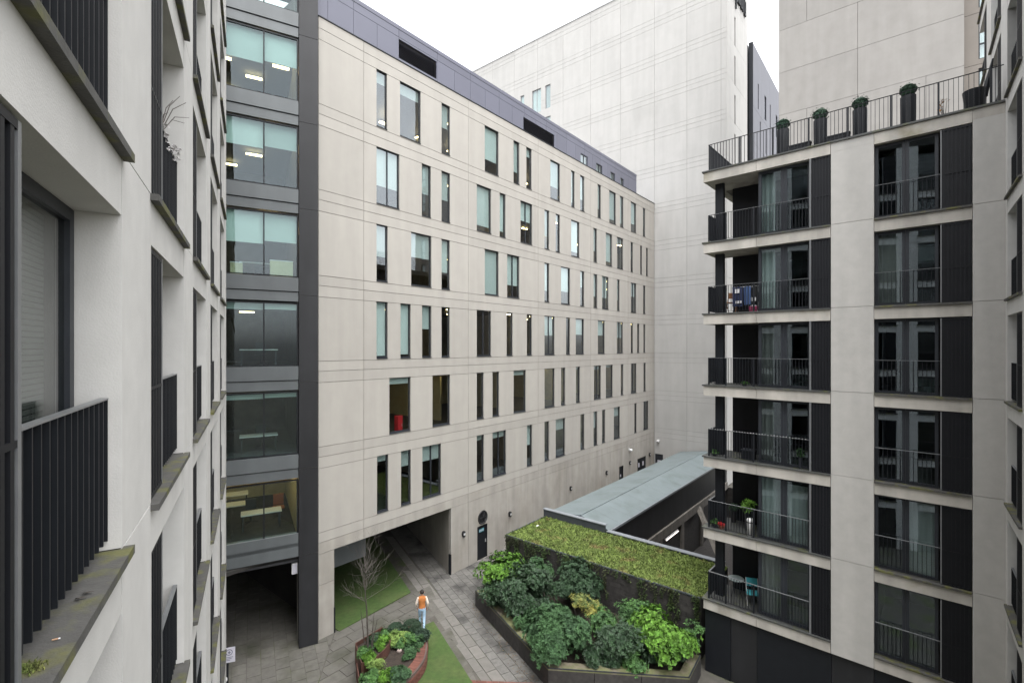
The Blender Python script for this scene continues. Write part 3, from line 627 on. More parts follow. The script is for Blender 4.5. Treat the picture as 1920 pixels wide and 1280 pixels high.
class Bay:
    """meshes of one window opening, shared by every copy of it"""
    def __init__(s, w, head, left, pw=.87, winx=None, sill_over=.05, py=.03, ry=.10, wy=.26, full=True, gm='glassr'):
        s.w = w; s.head = head
        wx = (0, w) if full else ((0, w - pw - .07) if not left else (pw + .07, w))
        px = (.0, pw) if left else (w - pw, w)
        rx = (pw + .02, w - .005) if left else (.005, w - pw - .02)
        s.panel = ribs(px[0], px[1], .012, head - .02, py).mesh('screen_panel', M['screen'])
        ex = px[1] if left else px[0]
        s.post = MB().box(ex - .0 if left else ex - .035, ex + .035 if left else ex, py - .014, py + .03, .012, head - .02).mesh('post', M['raillight'])
        r, b = railing(rx[0], rx[1], ry); s.rail = r.mesh('railing', M['raillight']); s.bars = b.mesh('railing_bars', M['metal'])
        s.rx = rx; s.ry = ry
        f, p = leafs(wx[0] + .005, wx[1] - .005, .005, head - .005, wy); s.frame = f.mesh('window', M['metal2']); s.panes = [q.mesh('pane', M[gm]) for q in p]
        s.sill = MB().box(-sill_over, w + sill_over, -.065, .0, -.06, .0).box(.002, w - .002, .0, wy + .1, -.06, .0).mesh('sill', M['sill'])
        s.wx = wx; s.wy = wy
        bl = MB(); z = .06
        while z < head - .1: bl.box(wx[0] + .06, wx[1] - .06, wy + .14, wy + .145, z, z + .03); z += .037
        s.venetian = bl.mesh('blind', M['drape'])
    def place(s, root, x, z, cover=None, bars=False):
        put('sill', s.sill, root, (x, 0, z)); put('screen_panel', s.panel, root, (x, 0, z)); put('post', s.post, root, (x, 0, z))
        r = put('railing', s.rail, root, (x, 0, z))
        if bars:
            n = int((s.rx[1] - s.rx[0]) / .105); bm_ = MB().box(-.006, .006, -.022, .022, .072, 1.068).mesh('bar', M['metal'])
            for k in range(n + 1): put('bar', bm_, r, (s.rx[0] + .006 + k * (s.rx[1] - s.rx[0] - .012) / n, s.ry, 0))
        else: put('railing_bars', s.bars, r)
        w = put('window', s.frame, root, (x, 0, z))
        for p in s.panes: put('pane', p, w)
        if cover == 'venetian': put('blind', s.venetian, w)
        elif cover == 'roller': box('blind', M['curtain'], w, s.wx[0] + .05, s.wx[1] - .05, s.wy + .14, s.wy + .15, s.head * random.uniform(.3, .8), s.head)
        elif cover == 'drape':
            drape(s.wx[0] + .05, s.wx[0] + .75, .02, s.head, s.wy + .2).build('curtain', M['drape'], w); drape(s.wx[1] - .7, s.wx[1] - .1, .02, s.head, s.wy + .2).build('curtain', M['drape'], w)
        elif cover == 'right': drape((s.wx[0] + s.wx[1]) / 2 + .05, s.wx[1] - .05, .02, s.head, s.wy + .2, .015).build('curtain', M['curtain'], w)
        elif cover == 'left': drape(s.wx[0] + .05, (s.wx[0] + s.wx[1]) / 2, .02, s.head, s.wy + .2, .015).build('curtain', M['drape'], w)

def facade(root, opens, pil, levels, w, head, m, bay, coverf, barf, top, edge=.42):
    """pillars and spandrels of precast concrete with one opening per bay and storey"""
    for k, z in enumerate(levels):
        for a, b in pil: box('pillar_panel', m, root, a + .004, b - .004, 0, .34, z - 2.84 + .006 if k == 0 else z + .006 - 0, z if k == 0 else z) if False else box('pillar_panel', m, root, a + .004, b - .004, random.uniform(0, .003), .36, z + .005, z + 2.84 - .005)
        for x in opens:
            box('spandrel_panel', m, root, x + .002, x + w - .002, .004, .36, z - .46, z - .06)
            bay.place(root, x, z, coverf(x, z), barf(x, z))
        fl = MB(); x0, x1 = pil[0][0], pil[-1][1]; fl.box(x0 + .1, x1 - .1, .37, 3.2, z - .44, z - .02); fl.build('floor', M['interior_dark'], root)
    z0, z1 = levels[0], levels[-1] + 2.84; x0, x1 = pil[0][0], pil[-1][1]
    b = MB(); b.box(x0, x1, 3.2, 5.5, 0, z1); b.box(x0, x1, .02, 5.5, z1, z1 + .5); b.box(x0 + .05, x1 - .05, .05, 3.2, 0, z0 - .46)
    for a, c in pil: b.box(a + .008, c - .008, .012, 3.19, z0 - .1, z1 - .01)
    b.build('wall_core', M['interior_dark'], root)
    for a, c in pil: box('pillar_panel', m, root, a + .004, c - .004, 0, .3, 0, z0 - .005)

# left block (the one the photographer leans out of)
left = thing('apartment_block', 'white concrete apartment block close on the left with deep window openings', 'building', (*fL.P, 0), dL)
LB = Bay(2.38, 2.38, True, pw=.70, gm='glassn'); LL = [11.56 + 2.84 * k for k in range(-3, 5)]
lo = [-2.45 + 3.51 * i for i in range(-3, 5)]
lp = [(-14.1, -12.98)] + [(x + 2.38, x + 3.51) for x in lo]; lp[-1] = (lo[-1] + 2.38, 15.1)
def lcov(x, z):
    if abs(x + 2.45) < .1 and abs(z - 11.56) < .1: return 'venetian'
    return random.choice([None, 'roller', 'drape', None, 'left'])
facade(left, lo, lp, LL, 2.38, 2.38, M['concrete_white'], LB, lcov, lambda x, z: abs(x + 2.45) < .1 or (abs(x - 1.06) < .1 and z < 15), 0)
box('end_wall', M['concrete_white'], left, 15.0, 15.1, .36, 5.5, 0, 26)

# right wing, facing the left block
rw = thing('apartment_wing', 'white concrete apartment wing at the right edge with window openings seen edge on', 'building', (*fW.P, 0), fW.d)
WB = Bay(2.3, 2.38, False); wo_ = [.32 + 3.5 * i for i in range(1)]
wp = [(.0, .32)] + [(x + 2.3, x + 3.5) for x in wo_]
facade(rw, wo_, wp, RZ[:], 2.3, 2.38, M['concrete_white'], WB, lambda x, z: random.choice([None, 'drape', 'roller']), lambda x, z: False, 0)
for k in range(3):
    z = RZ[6] + 2.84 * k
    for x in (-3.18, -6.68):
        WB.place(rw, x, z, None, False); box('spandrel_panel', M['concrete_white'], rw, x, x + 2.3, .004, .36, z - .46 if k else z - .06, z - .06 + (.0 if k else .0) + 1e-3)
        box('pillar_panel', M['concrete_white'], rw, x + 2.304, x + 3.496, 0, .36, z + .005, z + 2.835)
    if k:
        for x in wo_:
            WB.place(rw, x, z, None, False); box('spandrel_panel', M['concrete_white'], rw, x + .002, x + 2.298, .004, .36, z - .46, z - .06); box('pillar_panel', M['concrete_white'], rw, x + 2.304, x + 3.496, 0, .36, z + .005, z + 2.835)
        box('pillar_panel', M['concrete_white'], rw, .004, .316, 0, .36, z + .005, z + 2.835)
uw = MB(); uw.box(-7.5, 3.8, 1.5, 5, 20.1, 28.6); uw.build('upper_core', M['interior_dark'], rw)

# right block with balconies
flats = thing('balcony_block', 'pale concrete apartment block with dark corner balconies and a roof terrace', 'building', (*fR.P, 0), dR)
RB = Bay(2.3, 2.40, False, pw=.66, full=False, sill_over=.0, wy=.20, ry=.08)
covers2 = [None, 'right', None, None, 'left', None]
for k in range(7):
    z = RZ[k]
    # floor slab with a pale fascia and a dark capping
    for a, b in ((0, 1.95), (1.95, 4.295)):
        box('slab_fascia', M['slab'], flats, a + (.006 if a else 0), b - .006, 0, .25, z - .43, z - .055)
    box('slab', M['slab'], flats, 0.003, 4.29, .252, 1.7, z - .425, z - .06)
    box('capping', M['cap'], flats, -.05, 4.295, -.05, 1.7 if k < 6 else .3, z - .052, z + .0)
    if k < 6 or True:
        box('spandrel_panel', M['slab'], flats, 5.49, 7.795, .0, .3, z - .43, z - .065)
    if k == 6: continue
    z1 = RZ[k + 1] - .43
    box('pillar_panel', M['concrete_reveal'], flats, 4.305, 5.48, random.uniform(0, .004), .35, z - (.43 if k == 0 else -.006), z + 2.834)
    box('pillar_panel', M['concrete_reveal'], flats, 7.805, 8.50, random.uniform(0, .004), .35, (0 if k == 0 else z + .006), z + 2.834)
    RB.place(flats, 5.49, z, covers2[k])
    # corner loggia: column, back wall, railings, glazing, screen
    box('column', M['metal'], flats, .27, .59, .55, .75, z, z1)
    box('loggia_wall', M['screen'], flats, .62, 1.95, 1.6, 1.75, z, z1)
    r, b = railing(.19, 3.66, .07); ro = r.build('railing', M['raillight'], flats, (0, 0, z)); b.build('railing_bars', M['metal'], ro)
    sr = MB().box(.165, .215, .07, 1.6, 1.068, 1.08); sb = MB()
    for q in range(15): sb.box(.168, .212, .08 + q * .105, .092 + q * .105, .07, 1.068)
    so2 = sr.build('railing', M['raillight'], flats, (0, 0, z)); sb.build('railing_bars', M['metal'], so2)
    for x in (.19, .84, 1.84): box('railing_post', M['metal'], ro, x - .03, x + .03, .055, .085, 0, 1.07)
    f, ps = leafs(1.97, 3.68, .005, z1 - z - .005, .22, .1); fo = f.build('window', M['metal2'], flats, (0, 0, z))
    for p in ps: p.build('pane', M['glassr'], fo)
    hd = z1 - z
    if k == 1: drape(2.05, 2.78, .02, hd - .15, .42, .012).build('curtain', M['curtain'], fo); drape(2.9, 3.6, .02, hd - .25, .42, .012).build('curtain', M['curtain'], fo)
    if k == 0: drape(2.05, 2.75, .02, hd, .42, .03).build('curtain', M['drape'], fo)
    if k in (4, 5): drape(2.05, 2.5, .02, hd - .1, .42, .02).build('curtain', M['curtain'], fo)
    if k in (2, 3): drape(2.05, 2.45, .02, hd - .1, .42, .02).build('curtain', M['drape'], fo)
    box('post', M['raillight'], flats, 3.665, 3.72, .0, .06, z, z1)
    ribs(3.73, 4.29, z + .01, z1 - .01, .04).build('screen_panel', M['screen'], flats)
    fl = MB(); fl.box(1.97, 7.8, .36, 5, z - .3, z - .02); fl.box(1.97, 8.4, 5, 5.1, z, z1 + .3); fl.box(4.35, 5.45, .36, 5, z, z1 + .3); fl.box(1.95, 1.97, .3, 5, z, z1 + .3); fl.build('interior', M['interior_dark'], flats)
for a, b in ((.02, 1.0), (1.0, 1.95), (1.95, 4.3), (4.3, 5.48), (5.48, 7.8)):
    box('base_panel', M['darkpanel'] if a in (1.0, 4.3) else M['metal'], flats, a + .006, b - .006, .12 + (.03 if a in (1.0, 4.3) else 0), .3, 0, 2.53)
bk = MB(); bk.box(.64, .9, 1.76, 16, 0, 19.5); bk.box(.64, 10, 15.5, 16, 0, 19.5); bk.box(.05, 8.4, .3, 1.6, 0, 2.5); bk.box(7.9, 8.5, .36, 16, 0, 19.9); bk.build('wall_core', M['metal'], flats)
dk = MB(); dk.box(.0, 14, .31, 16, 19.60, 19.93); dk.build('terrace_deck', M['rawconc'], flats)
box('slab', M['slab'], flats, .0, .3, 1.7, 15.9, 19.58, 19.94)
box('capping', M['cap'], flats, 4.30, 8.47, -.05, .3, 19.948, 20.01)
box('slab_fascia', M['slab'], flats, 7.8, 8.48, -.0, .3, 19.64, 19.945); box('slab_fascia', M['concrete_reveal'], flats, 4.305, 5.48, .0, .3, 19.64, 19.945)
# terrace railing
r = MB().box(.165, 8.45, .045, .095, 1.03, 1.042); b = MB(); n = 74
for q in range(n + 1): x = .19 + q * 8.2 / n; b.box(x - .006, x + .006, .05, .09, .02, 1.03)
for q in range(100): b.box(.17, .21, .1 + q * .115, .112 + q * .115, .02, 1.03)
ro = r.build('terrace_railing', M['metal'], flats, (0, 0, 20.01)); box('side_rail', M['metal'], ro, .165, .215, .096, 12, 1.03, 1.042); b.build('railing_bars', M['metal'], ro)
for q in range(8): box('railing_post', M['metal'], ro, .19 + q * 1.14, .24 + q * 1.14, .04, .10, 0, 1.03)

# ------------------------------------------------------------------ foliage helpers
def rv(rr): 
    while 1:
        v = Vector((rr.uniform(-1, 1), rr.uniform(-1, 1), rr.uniform(-1, 1)))
        if .05 < v.length <= 1: return v.normalized()
def crown(mb, c, rad, n, ll, lw, rr, per=5, up=.5, lobes=7, inner=.45, flat=0.3, ball=False):
    """leaf whorls scattered through a lumpy ellipsoid"""
    c = Vector(c); rad = Vector(rad); mr_ = min(rad)
    blobs = []
    nb = max(4, int(lobes * 1.6))
    if ball: blobs = [(Vector((0, 0, .001)), mr_)]
    for k in range(nb if not ball else 0):
        d = rv(rr); d.z = max(d.z, -.35); q = rr.uniform(.35, .78)
        blobs.append((Vector((d.x * rad.x, d.y * rad.y, d.z * rad.z)) * q, mr_ * rr.uniform(.30, .58)))
    for _ in range(n):
        bc, br_ = rr.choice(blobs); d = rv(rr)
        if d.z < -.3: d.z = -d.z
        q = 1 - (1 - inner) * rr.random() ** 2.2
        if rr.random() < .06: q *= rr.uniform(1.1, 1.5)
        p = c + bc + Vector((d.x, d.y, d.z * .85)) * br_ * q
        ax = (d * .7 + bc.normalized() * .5 + Vector((0, 0, up)) + rv(rr) * .4).normalized(); o = ax.orthogonal().normalized(); o.rotate(Matrix.Rotation(rr.random() * 6.28, 3, ax))
        for i in range(per):
            o2 = o.copy(); o2.rotate(Matrix.Rotation(6.283 * i / per + rr.uniform(-.3, .3), 3, ax))
            mb.leaf(p, (o2 + ax * flat * rr.uniform(.2, 2.)), ax, ll * rr.uniform(.65, 1.2), lw * rr.uniform(.75, 1.15))
def shrub(label, base, c, rad, m, n, ll, lw, seed, per=5, cat='shrub', group=None, name='shrub', **kw):
    rr = random.Random(seed); t = thing(name, label, cat, base, 0., group)
    mb = MB(); crown(mb, c, rad, n, ll, lw, rr, per, **kw); mb.build('foliage', m, t)
    s = MB()
    for k in range(6):
        e = Vector(c) + Vector((rr.uniform(-.6, .6) * rad[0], rr.uniform(-.6, .6) * rad[1], rr.uniform(-.1, .5) * rad[2]))
        s.tube([(rr.uniform(-.06, .06), rr.uniform(-.06, .06), 0), e * .55 + Vector((0, 0, .05)), e], [.03, .02, .008], 5)
    s.build('stems', M['bark'], t); return t

# ------------------------------------------------------------------ planted store, its roof and the covered ramp
store = thing('garden_store', 'low dark block store with a planted roof and zinc edging', 'shed', (*fO.P, 0), dO)
S0, S1, N0, N1 = 9.55, 13.4, 2.8, 13.5; ZR = 2.5
for j in range(10):                             # blocks of the front wall, facing the planter
    n = N0; off = .27 if j % 2 else 0.
    while n < N1:
        e = min(n + .56 - (off if n < N0 + .05 else 0), N1)
        if e - n > .08: box('block', M['blockwall'], store, S0 - random.uniform(0, .015), S0 + .2, -e + .006, -n - .006, j * .246 + .004, (j + 1) * .246 - .004)
        n = e
box('wall_core', M['blockwall'], store, S0 + .012, S1 - .1, -N1, -N0 - .004, 0, 2.44)
box('roof_edge', M['roofdark'], store, S0 - .03, S0 + .06, -N1, -N0, 2.475, 2.53); box('roof_edge', M['roofdark'], store, S0 + .06, S1, -N0 - .05, -N0 + .02, 2.475, 2.55)
box('upstand', M['roofdark'], store, S1 - .12, S1 - .02, -6.95, -N0 + .1, 2.4, 2.95); box('upstand_cap', M['roofedge'], store, S1 - .18, S1 + .1, -7.0, -N0 + .12, 2.95, 3.0)
box('parapet', M['roofdark'], store, S1 - .02, S1 + .15, -13.2, -6.96, 2.3, 2.58); box('parapet_cap', M['roofedge'], store, S1 - .08, S1 + .24, -13.3, -7.005, 2.58, 2.62)
sm = MB(); rr = random.Random(3); sm.box(S0 + .06, S1 - .1, -N1, -N0 - .05, 2.44, ZR)
for _ in range(20000):
    x, y = rr.uniform(S0 - .03, S1 - .1), -rr.uniform(N0 + .03, N1 - .02); p = Vector((x, y, ZR)); h = rr.uniform(.02, .075)
    if rr.random() < .25: h *= 1.5
    d = Vector((rr.uniform(-1, 1), rr.uniform(-1, 1), rr.uniform(.3, 1.2)))
    sm.leaf(p, d, rv(rr), h * 1.5, h * .8)
sed = sm.build('sedum', M['sedum'], None, (*fO.P, 0), kind='stuff'); sed.rotation_euler = (0, 0, math.atan2(dO[1], dO[0]))
tag(sed, 'yellow green and rust sedum covering the low store roof', 'roof plants')
iv = MB(); rr = random.Random(9)
for k in range(75):
    n = rr.uniform(N0 + .05, N1 - .1); L_ = rr.choice([.12, .2, .2, .3, .5, .9, 1.4]); x = S0 - .05; z = 2.53; w = 0
    while z > 2.53 - L_:
        for q in range(2):
            iv.leaf(Vector((x + rr.uniform(-.06, .03), -n + w + rr.uniform(-.07, .07), z)), Vector((-1, rr.uniform(-1, 1), rr.uniform(-1, .4))), Vector((0, 0, 1)), .10, .08)
        z -= .05; w += rr.uniform(-.035, .035)
ivo = iv.build('ivy', M['ivy'], None, (*fO.P, 0), kind='stuff'); ivo.rotation_euler = sed.rotation_euler; tag(ivo, 'ragged ivy trailing over the dark store wall behind the shrubs', 'ivy')
lit = thing('litter', 'scrap of white paper lying on the planted roof', 'litter', tuple(fO.w(11.6, -3.5, ZR + .06)), .4)
MB().add([(-.12, -.05, .0), (.0, -.06, .05), (.02, .06, .06), (-.1, .07, .01), (.13, -.03, .02), (.12, .06, .0)], [(0, 1, 2, 3), (1, 4, 5, 2)]).build('sheet', M['white'], lit)

ramp = thing('covered_ramp', 'covered ramp with a long pale seamed metal roof beside the stone office', 'walkway', (*fO.P, 0), dO)
a0, a1 = S1 + .15, 36.2; A = (2.8, 2.69); B = (5.15, 3.06); Cc = (7.05, 2.60)
nsh = 16
for k in range(nsh):
    x0 = a0 + (a1 - a0) * k / nsh; x1 = a0 + (a1 - a0) * (k + 1) / nsh - .006
    for (n0, z0), (n1, z1) in ((A, (B[0] - .03, B[1])), ((B[0] + .03, B[1]), Cc)):
        MB().add([(x0, -n0, z0), (x1, -n0, z0), (x1, -n1, z1), (x0, -n1, z1), (x0, -n0, z0 - .05), (x1, -n0, z0 - .05), (x1, -n1, z1 - .05), (x0, -n1, z1 - .05)],
                 [(3, 2, 1, 0), (4, 5, 6, 7), (0, 1, 5, 4), (1, 2, 6, 5), (2, 3, 7, 6), (3, 0, 4, 7)]).build('roof_sheet', M['roofmetal'], ramp)
box('ridge_strip', M['roofmetal'], ramp, a0, a1, -B[0] - .09, -B[0] + .03, B[1] - .03, B[1] + .03)
box('gutter', M['roofedge'], ramp, a0, a1, -Cc[0] - .07, -Cc[0] + .02, Cc[1] - .14, Cc[1] - .01)
box('side_wall', M['darkpanel'], ramp, a0 - .1, a1, -Cc[0] + .02, -Cc[0] + .12, .45, Cc[1] - .05); box('side_wall', M['darkpanel'], ramp, a0, a1, -A[0] - .1, -A[0], 0, A[1] - .05)
box('edge_beam', M['rawconc'], ramp, a0, a1, -Cc[0] - .12, -Cc[0] + .3, -.15, .45)
for x in (16.5, 20.5, 24.6, 29.0, 33.5): box('column', M['rawconc'], ramp, x, x + .5, -Cc[0] - .1, -Cc[0] + .3, -3.2, -.15)
MB().add([(24.2, -10.6, -3.1), (24.6, -10.6, -3.1), (28.6, -7.2, .2), (28.2, -7.2, .2), (24.2, -10.3, -3.1), (24.6, -10.3, -3.1), (28.6, -6.9, .2), (28.2, -6.9, .2)], [(0, 1, 2, 3), (7, 6, 5, 4), (0, 3, 7, 4), (1, 5, 6, 2), (3, 2, 6, 7), (0, 4, 5, 1)]).build('brace', M['rawconc'], ramp)
tb = thing('tube_light', 'lit fluorescent tube hanging in the dark under the ramp', 'light', tuple(fO.w(20.8, -7.5, -.1)), dO)
MB().tube([(0, 0, 0), (2.2, 0, 0)], .022, 8).build('tube', M['lampc'], tb); box('batten', M['lightmetal'], tb, -.05, 2.25, .03, .1, .0, .09)

# ------------------------------------------------------------------ raised planter with shrubs
pts = [(-1.85, 24.2), (1.38, 18.32), (6.57, 17.8), (7.5, 19.1)]
ins = [(-1.35, 24.35), (1.62, 18.75), (6.35, 18.2), (7.05, 19.2)]
bed = thing('raised_planter', 'raised dark planter with mossy ledges full of mixed shrubs', 'planter', (0, 0, 0), 0.)
for i in range(3):
    a, b = Vector(pts[i]), Vector(pts[i + 1]); n = max(1, int((b - a).length / 1.7))
    for k in range(n):
        p, q = a.lerp(b, k / n + .002), a.lerp(b, (k + 1) / n - .002); d = (q - p).normalized(); nn = Vector((-d.y, d.x)) * .12
        MB().prism([tuple(p), tuple(q), tuple(q + nn), tuple(p + nn)], -.02, .70).build('wall_panel', M['blockwall'], bed)
    MB().prism([pts[i], pts[i + 1], ins[i + 1], ins[i]], .70, .75).build('ledge', M['moss'], bed)
    d = (b - a).normalized(); nn = Vector((-d.y, d.x)) * .05
    MB().prism([tuple(a), tuple(b), tuple(b + nn), tuple(a + nn)], .752, .775).build('edging', M['metal2'], bed)
far = [tuple(fO.w(S0 - .02, -N1)[:2]), tuple(fO.w(S0 - .02, -N0)[:2])]
MB().prism(ins[::1] + [far[0], far[1]], .0, .5).build('soil', M['soil'], bed)
MB().prism([pts[0], ins[0], far[1], tuple((Vector(far[1]) - Vector((.25, .1)))) ], -.02, .66).build('wall_panel', M['blockwall'], bed)
def at(u, v, z): p = gp(u, v, z); return p
def bush(label, u, v, zc, rad, m, n, ll, lw, seed, **kw):
    p = gp(u, v, zc); return shrub(label, (p.x, p.y, .5), (0, 0, zc - .5), rad, M[m], n, ll, lw, seed, **kw)
bush('bright lime green shrub at the far left end of the raised planter', 942, 1068, 1.25, (1.4, 1.25, 1.2), 'leaf_bright', 1015, 0.134, 0.084, 1, per=6)
bush('mid green feathery shrub behind the glossy dark one', 1008, 1072, 1.5, (.8, .7, .75), 'leaf_mid', 609, 0.126, 0.042, 2, per=6)
bush('glossy dark green shrub in the left half of the planter', 985, 1112, 1.35, (1.9, 1.55, 1.25), 'leaf_dark', 2900, 0.134, 0.059, 3, per=6, lobes=10)
bush('low dark shrub at the left edge of the planter', 930, 1118, 1.0, (.9, .9, .7), 'leaf_dark', 754, 0.126, 0.050, 4, per=6)
bush('blue green shrub against the dark store wall', 1080, 1098, 1.5, (1.35, 1.2, 1.15), 'leaf_blue', 1667, 0.143, 0.050, 5, per=7, lobes=9)
bush('tall blue green shrub at the wall, right of the feathery one', 1120, 1085, 1.7, (.65, .6, .9), 'leaf_blue', 609, 0.143, 0.050, 55, per=7)
bush('small yellow leaved shrub in the middle of the planter', 1084, 1128, 1.35, (.6, .5, .45), 'leaf_yellow', 246, 0.101, 0.042, 6, per=5)
bush('yellow star leaved plant behind the large green shrub', 1114, 1148, 1.4, (.45, .42, .45), 'leaf_yellow', 116, 0.218, 0.042, 7, per=7)
bush('large mid green shrub at the front of the planter', 1052, 1194, 1.25, (2.0, 1.6, 1.25), 'leaf_mid', 3335, 0.143, 0.050, 8, per=7, lobes=12)
bush('dark speckled shrub right of the large green one', 1155, 1200, 1.1, (1.45, 1.3, 1.1), 'leaf_dark', 1885, 0.118, 0.042, 10, per=6)
bush('dark olive shrub below the yellow plant', 1130, 1168, 1.15, (.85, .8, .75), 'leaf_herb', 754, 0.101, 0.042, 21, per=6)
bush('green leafed shrub in the gap beside the dark wall', 1175, 1160, 1.0, (.6, .6, .8), 'leaf_herb', 290, 0.109, 0.042, 22, per=6)
bush('dark shrub in the shade below the glossy one', 1010, 1150, .9, (.9, .8, .65), 'leaf_dark', 754, 0.118, 0.050, 23, per=6)
bush('rounded bright green shrub at the right end of the planter', 1236, 1192, 1.4, (1.75, 1.45, 1.35), 'leaf_bright', 1377, 0.143, 0.101, 9, per=5, lobes=10)
bush('small variegated shrub spilling over the front ledge', 1190, 1243, .85, (.6, .45, .45), 'leaf_herb', 377, 0.101, 0.050, 11, per=5)
bush('dark shaded shrub under the bright green one', 1245, 1228, .95, (1.3, .7, .65), 'leaf_dark', 1102, 0.118, 0.050, 12, per=6)
bush('dark green shrub at the front between the large green one and the front ledge', 1130, 1230, .95, (.95, .7, .65), 'leaf_dark', 899, 0.118, 0.046, 25, per=6)
bush('mid green shrub over the left ledge, in front of the dark one', 1000, 1170, .95, (.8, .7, .6), 'leaf_mid', 696, 0.126, 0.046, 26, per=6)
bush('olive shrub behind the bright green one, against the dark wall', 1200, 1150, 1.2, (.8, .7, .8), 'leaf_herb', 609, 0.109, 0.042, 27, per=6)
bush('dark ivy like shrub in the right corner by the black wall', 1295, 1190, 1.2, (.5, .6, .9), 'leaf_herb', 377, 0.101, 0.050, 24, per=5)

ll_ = MB(); rr = random.Random(77)
for k in range(170):
    t = rr.random(); p = Vector((-1.85, 24.2, 0)).lerp(Vector((1.38, 18.32, 0)), t) + Vector((-abs(rr.gauss(0, .35)) - .05, rr.gauss(0, .15), .012))
    ll_.leaf(p, Vector((rr.uniform(-1, 1), rr.uniform(-1, 1), rr.uniform(-.05, .3))), Vector((0, 0, 1)), rr.uniform(.04, .09), .04)
tag(ll_.build('leaf_litter', mat('dead_leaf', (.10, .065, .03), .9, island=.5), kind='stuff'), 'scattered brown fallen leaves at the foot of the raised planter', 'leaf litter')
# ------------------------------------------------------------------ rusted planters, brick seat wall, bare tree
def strip(mb, pts_, th, z0, z1):
    P_ = [Vector(p) for p in pts_]
    for a, b in zip(P_, P_[1:]):
        d = (b - a).normalized(); n = Vector((-d.y, d.x)) * th; mb.prism([tuple(a), tuple(b), tuple(b + n), tuple(a + n)], z0, z1)
def curve(ps, n=5):
    out = []
    for i in range(len(ps) - 1):
        p0, p1, p2, p3 = [Vector(ps[min(max(i + k, 0), len(ps) - 1)]) for k in (-1, 0, 1, 2)]
        for k in range(n):
            t = k / n; out.append(tuple(.5 * ((2 * p1) + (p2 - p0) * t + (2 * p0 - 5 * p1 + 4 * p2 - p3) * t * t + (3 * p1 - p0 - 3 * p2 + p3) * t ** 3)))
    out.append(tuple(ps[-1])); return out
ct = thing('steel_planter', 'rusted steel planter holding the bare tree', 'planter', (0, 0, 0), 0.)
ring = [(-6.47, 19.83), (-5.81, 18.56)]; cur = curve([(-5.81, 18.56), (-5.35, 18.97), (-5.11, 19.55), (-5.09, 20.12), (-5.67, 21.0)], 5)
m1 = MB(); strip(m1, ring, .035, 0, .8); strip(m1, cur, .035, 0, .8); strip(m1, [(-5.67, 21.0), (-6.47, 19.83)], .035, 0, .8); m1.build('side_panel', M['corten'], ct)
MB().prism([(-6.4, 19.8), (-5.8, 18.65)] + [(p[0] - .04, p[1] + .02) for p in cur[1:-1]] + [(-5.68, 20.93)], .0, .66).build('soil', M['soil'], ct)
c2 = thing('steel_planter', 'lower rusted steel planter in front of the tree planter', 'planter', (0, 0, 0), 0.)
m1 = MB(); strip(m1, [(-6.15, 18.95), (-5.55, 17.6), (-5.4, 16.6)], .035, 0, .6); strip(m1, [(-5.4, 16.6), (-4.2, 16.7)], .035, 0, .6); m1.build('side_panel', M['corten'], c2)
bl = curve([(-5.1, 21.35), (-4.35, 21.45), (-3.78, 20.95), (-3.62, 20.2), (-3.55, 19.3), (-3.78, 18.45), (-4.15, 17.75), (-4.6, 17.0)], 8)
seat = thing('brick_seat_wall', 'curved red brick wall with a brick on edge top around the plant bed', 'wall', (0, 0, 0), 0.)
acc = 0; prev = Vector(bl[0]); Ps = [Vector(p) for p in bl]; dist = [0]
for a, b in zip(Ps, Ps[1:]): dist.append(dist[-1] + (b - a).length)
def along(t):
    for i in range(len(dist) - 1):
        if dist[i + 1] >= t: f_ = (t - dist[i]) / (dist[i + 1] - dist[i]); return Ps[i].lerp(Ps[i + 1], f_), (Ps[i + 1] - Ps[i]).normalized()
    return Ps[-1], (Ps[-1] - Ps[-2]).normalized()
t_ = 0; nb = int(dist[-1] / .078)
for k in range(nb):
    p, d = along((k + .5) * .078); n = Vector((-d.y, d.x))
    o = MB().box(-.033, .033, -.33, .0, -.12, .0).build('brick', M['brick'], seat, (p.x, p.y, .56 + random.uniform(-.003, .003))); o.rotation_euler = (0, 0, math.atan2(d.y, d.x) + random.uniform(-.01, .01))
for j in range(5):
    for k in range(int(dist[-1] / .235)):
        p, d = along((k + .5 + .5 * (j % 2)) * .235)
        if (k + .5 + .5 * (j % 2)) * .235 > dist[-1] - .1: continue
        o = MB().box(-.11, .11, -.02, .08, -.065, 0).build('brick', M['brick'], seat, (p.x, p.y, .43 - .078 * j)); o.rotation_euler = (0, 0, math.atan2(d.y, d.x))
mo = MB()
for a, b in zip(Ps, Ps[1:]):
    d = (b - a).normalized(); n = Vector((-d.y, d.x)); mo.prism([tuple(a - n * .31), tuple(b - n * .31), tuple(b + n * .06), tuple(a + n * .06)], 0, .545)
# the wall curves with its inside to the west
mo.build('mortar_core', M['mortar'], seat)
bedsoil = MB().prism([(-5.1, 21.2), (-4.4, 21.2), (-4.0, 20.8), (-3.95, 20.0), (-3.95, 19.3), (-4.2, 18.4), (-4.6, 17.5), (-5.0, 16.7), (-5.5, 17.5), (-5.6, 18.2), (-5.3, 18.9), (-5.05, 19.6), (-5.05, 20.2)], .0, .42).build('soil', M['soil'], seat)

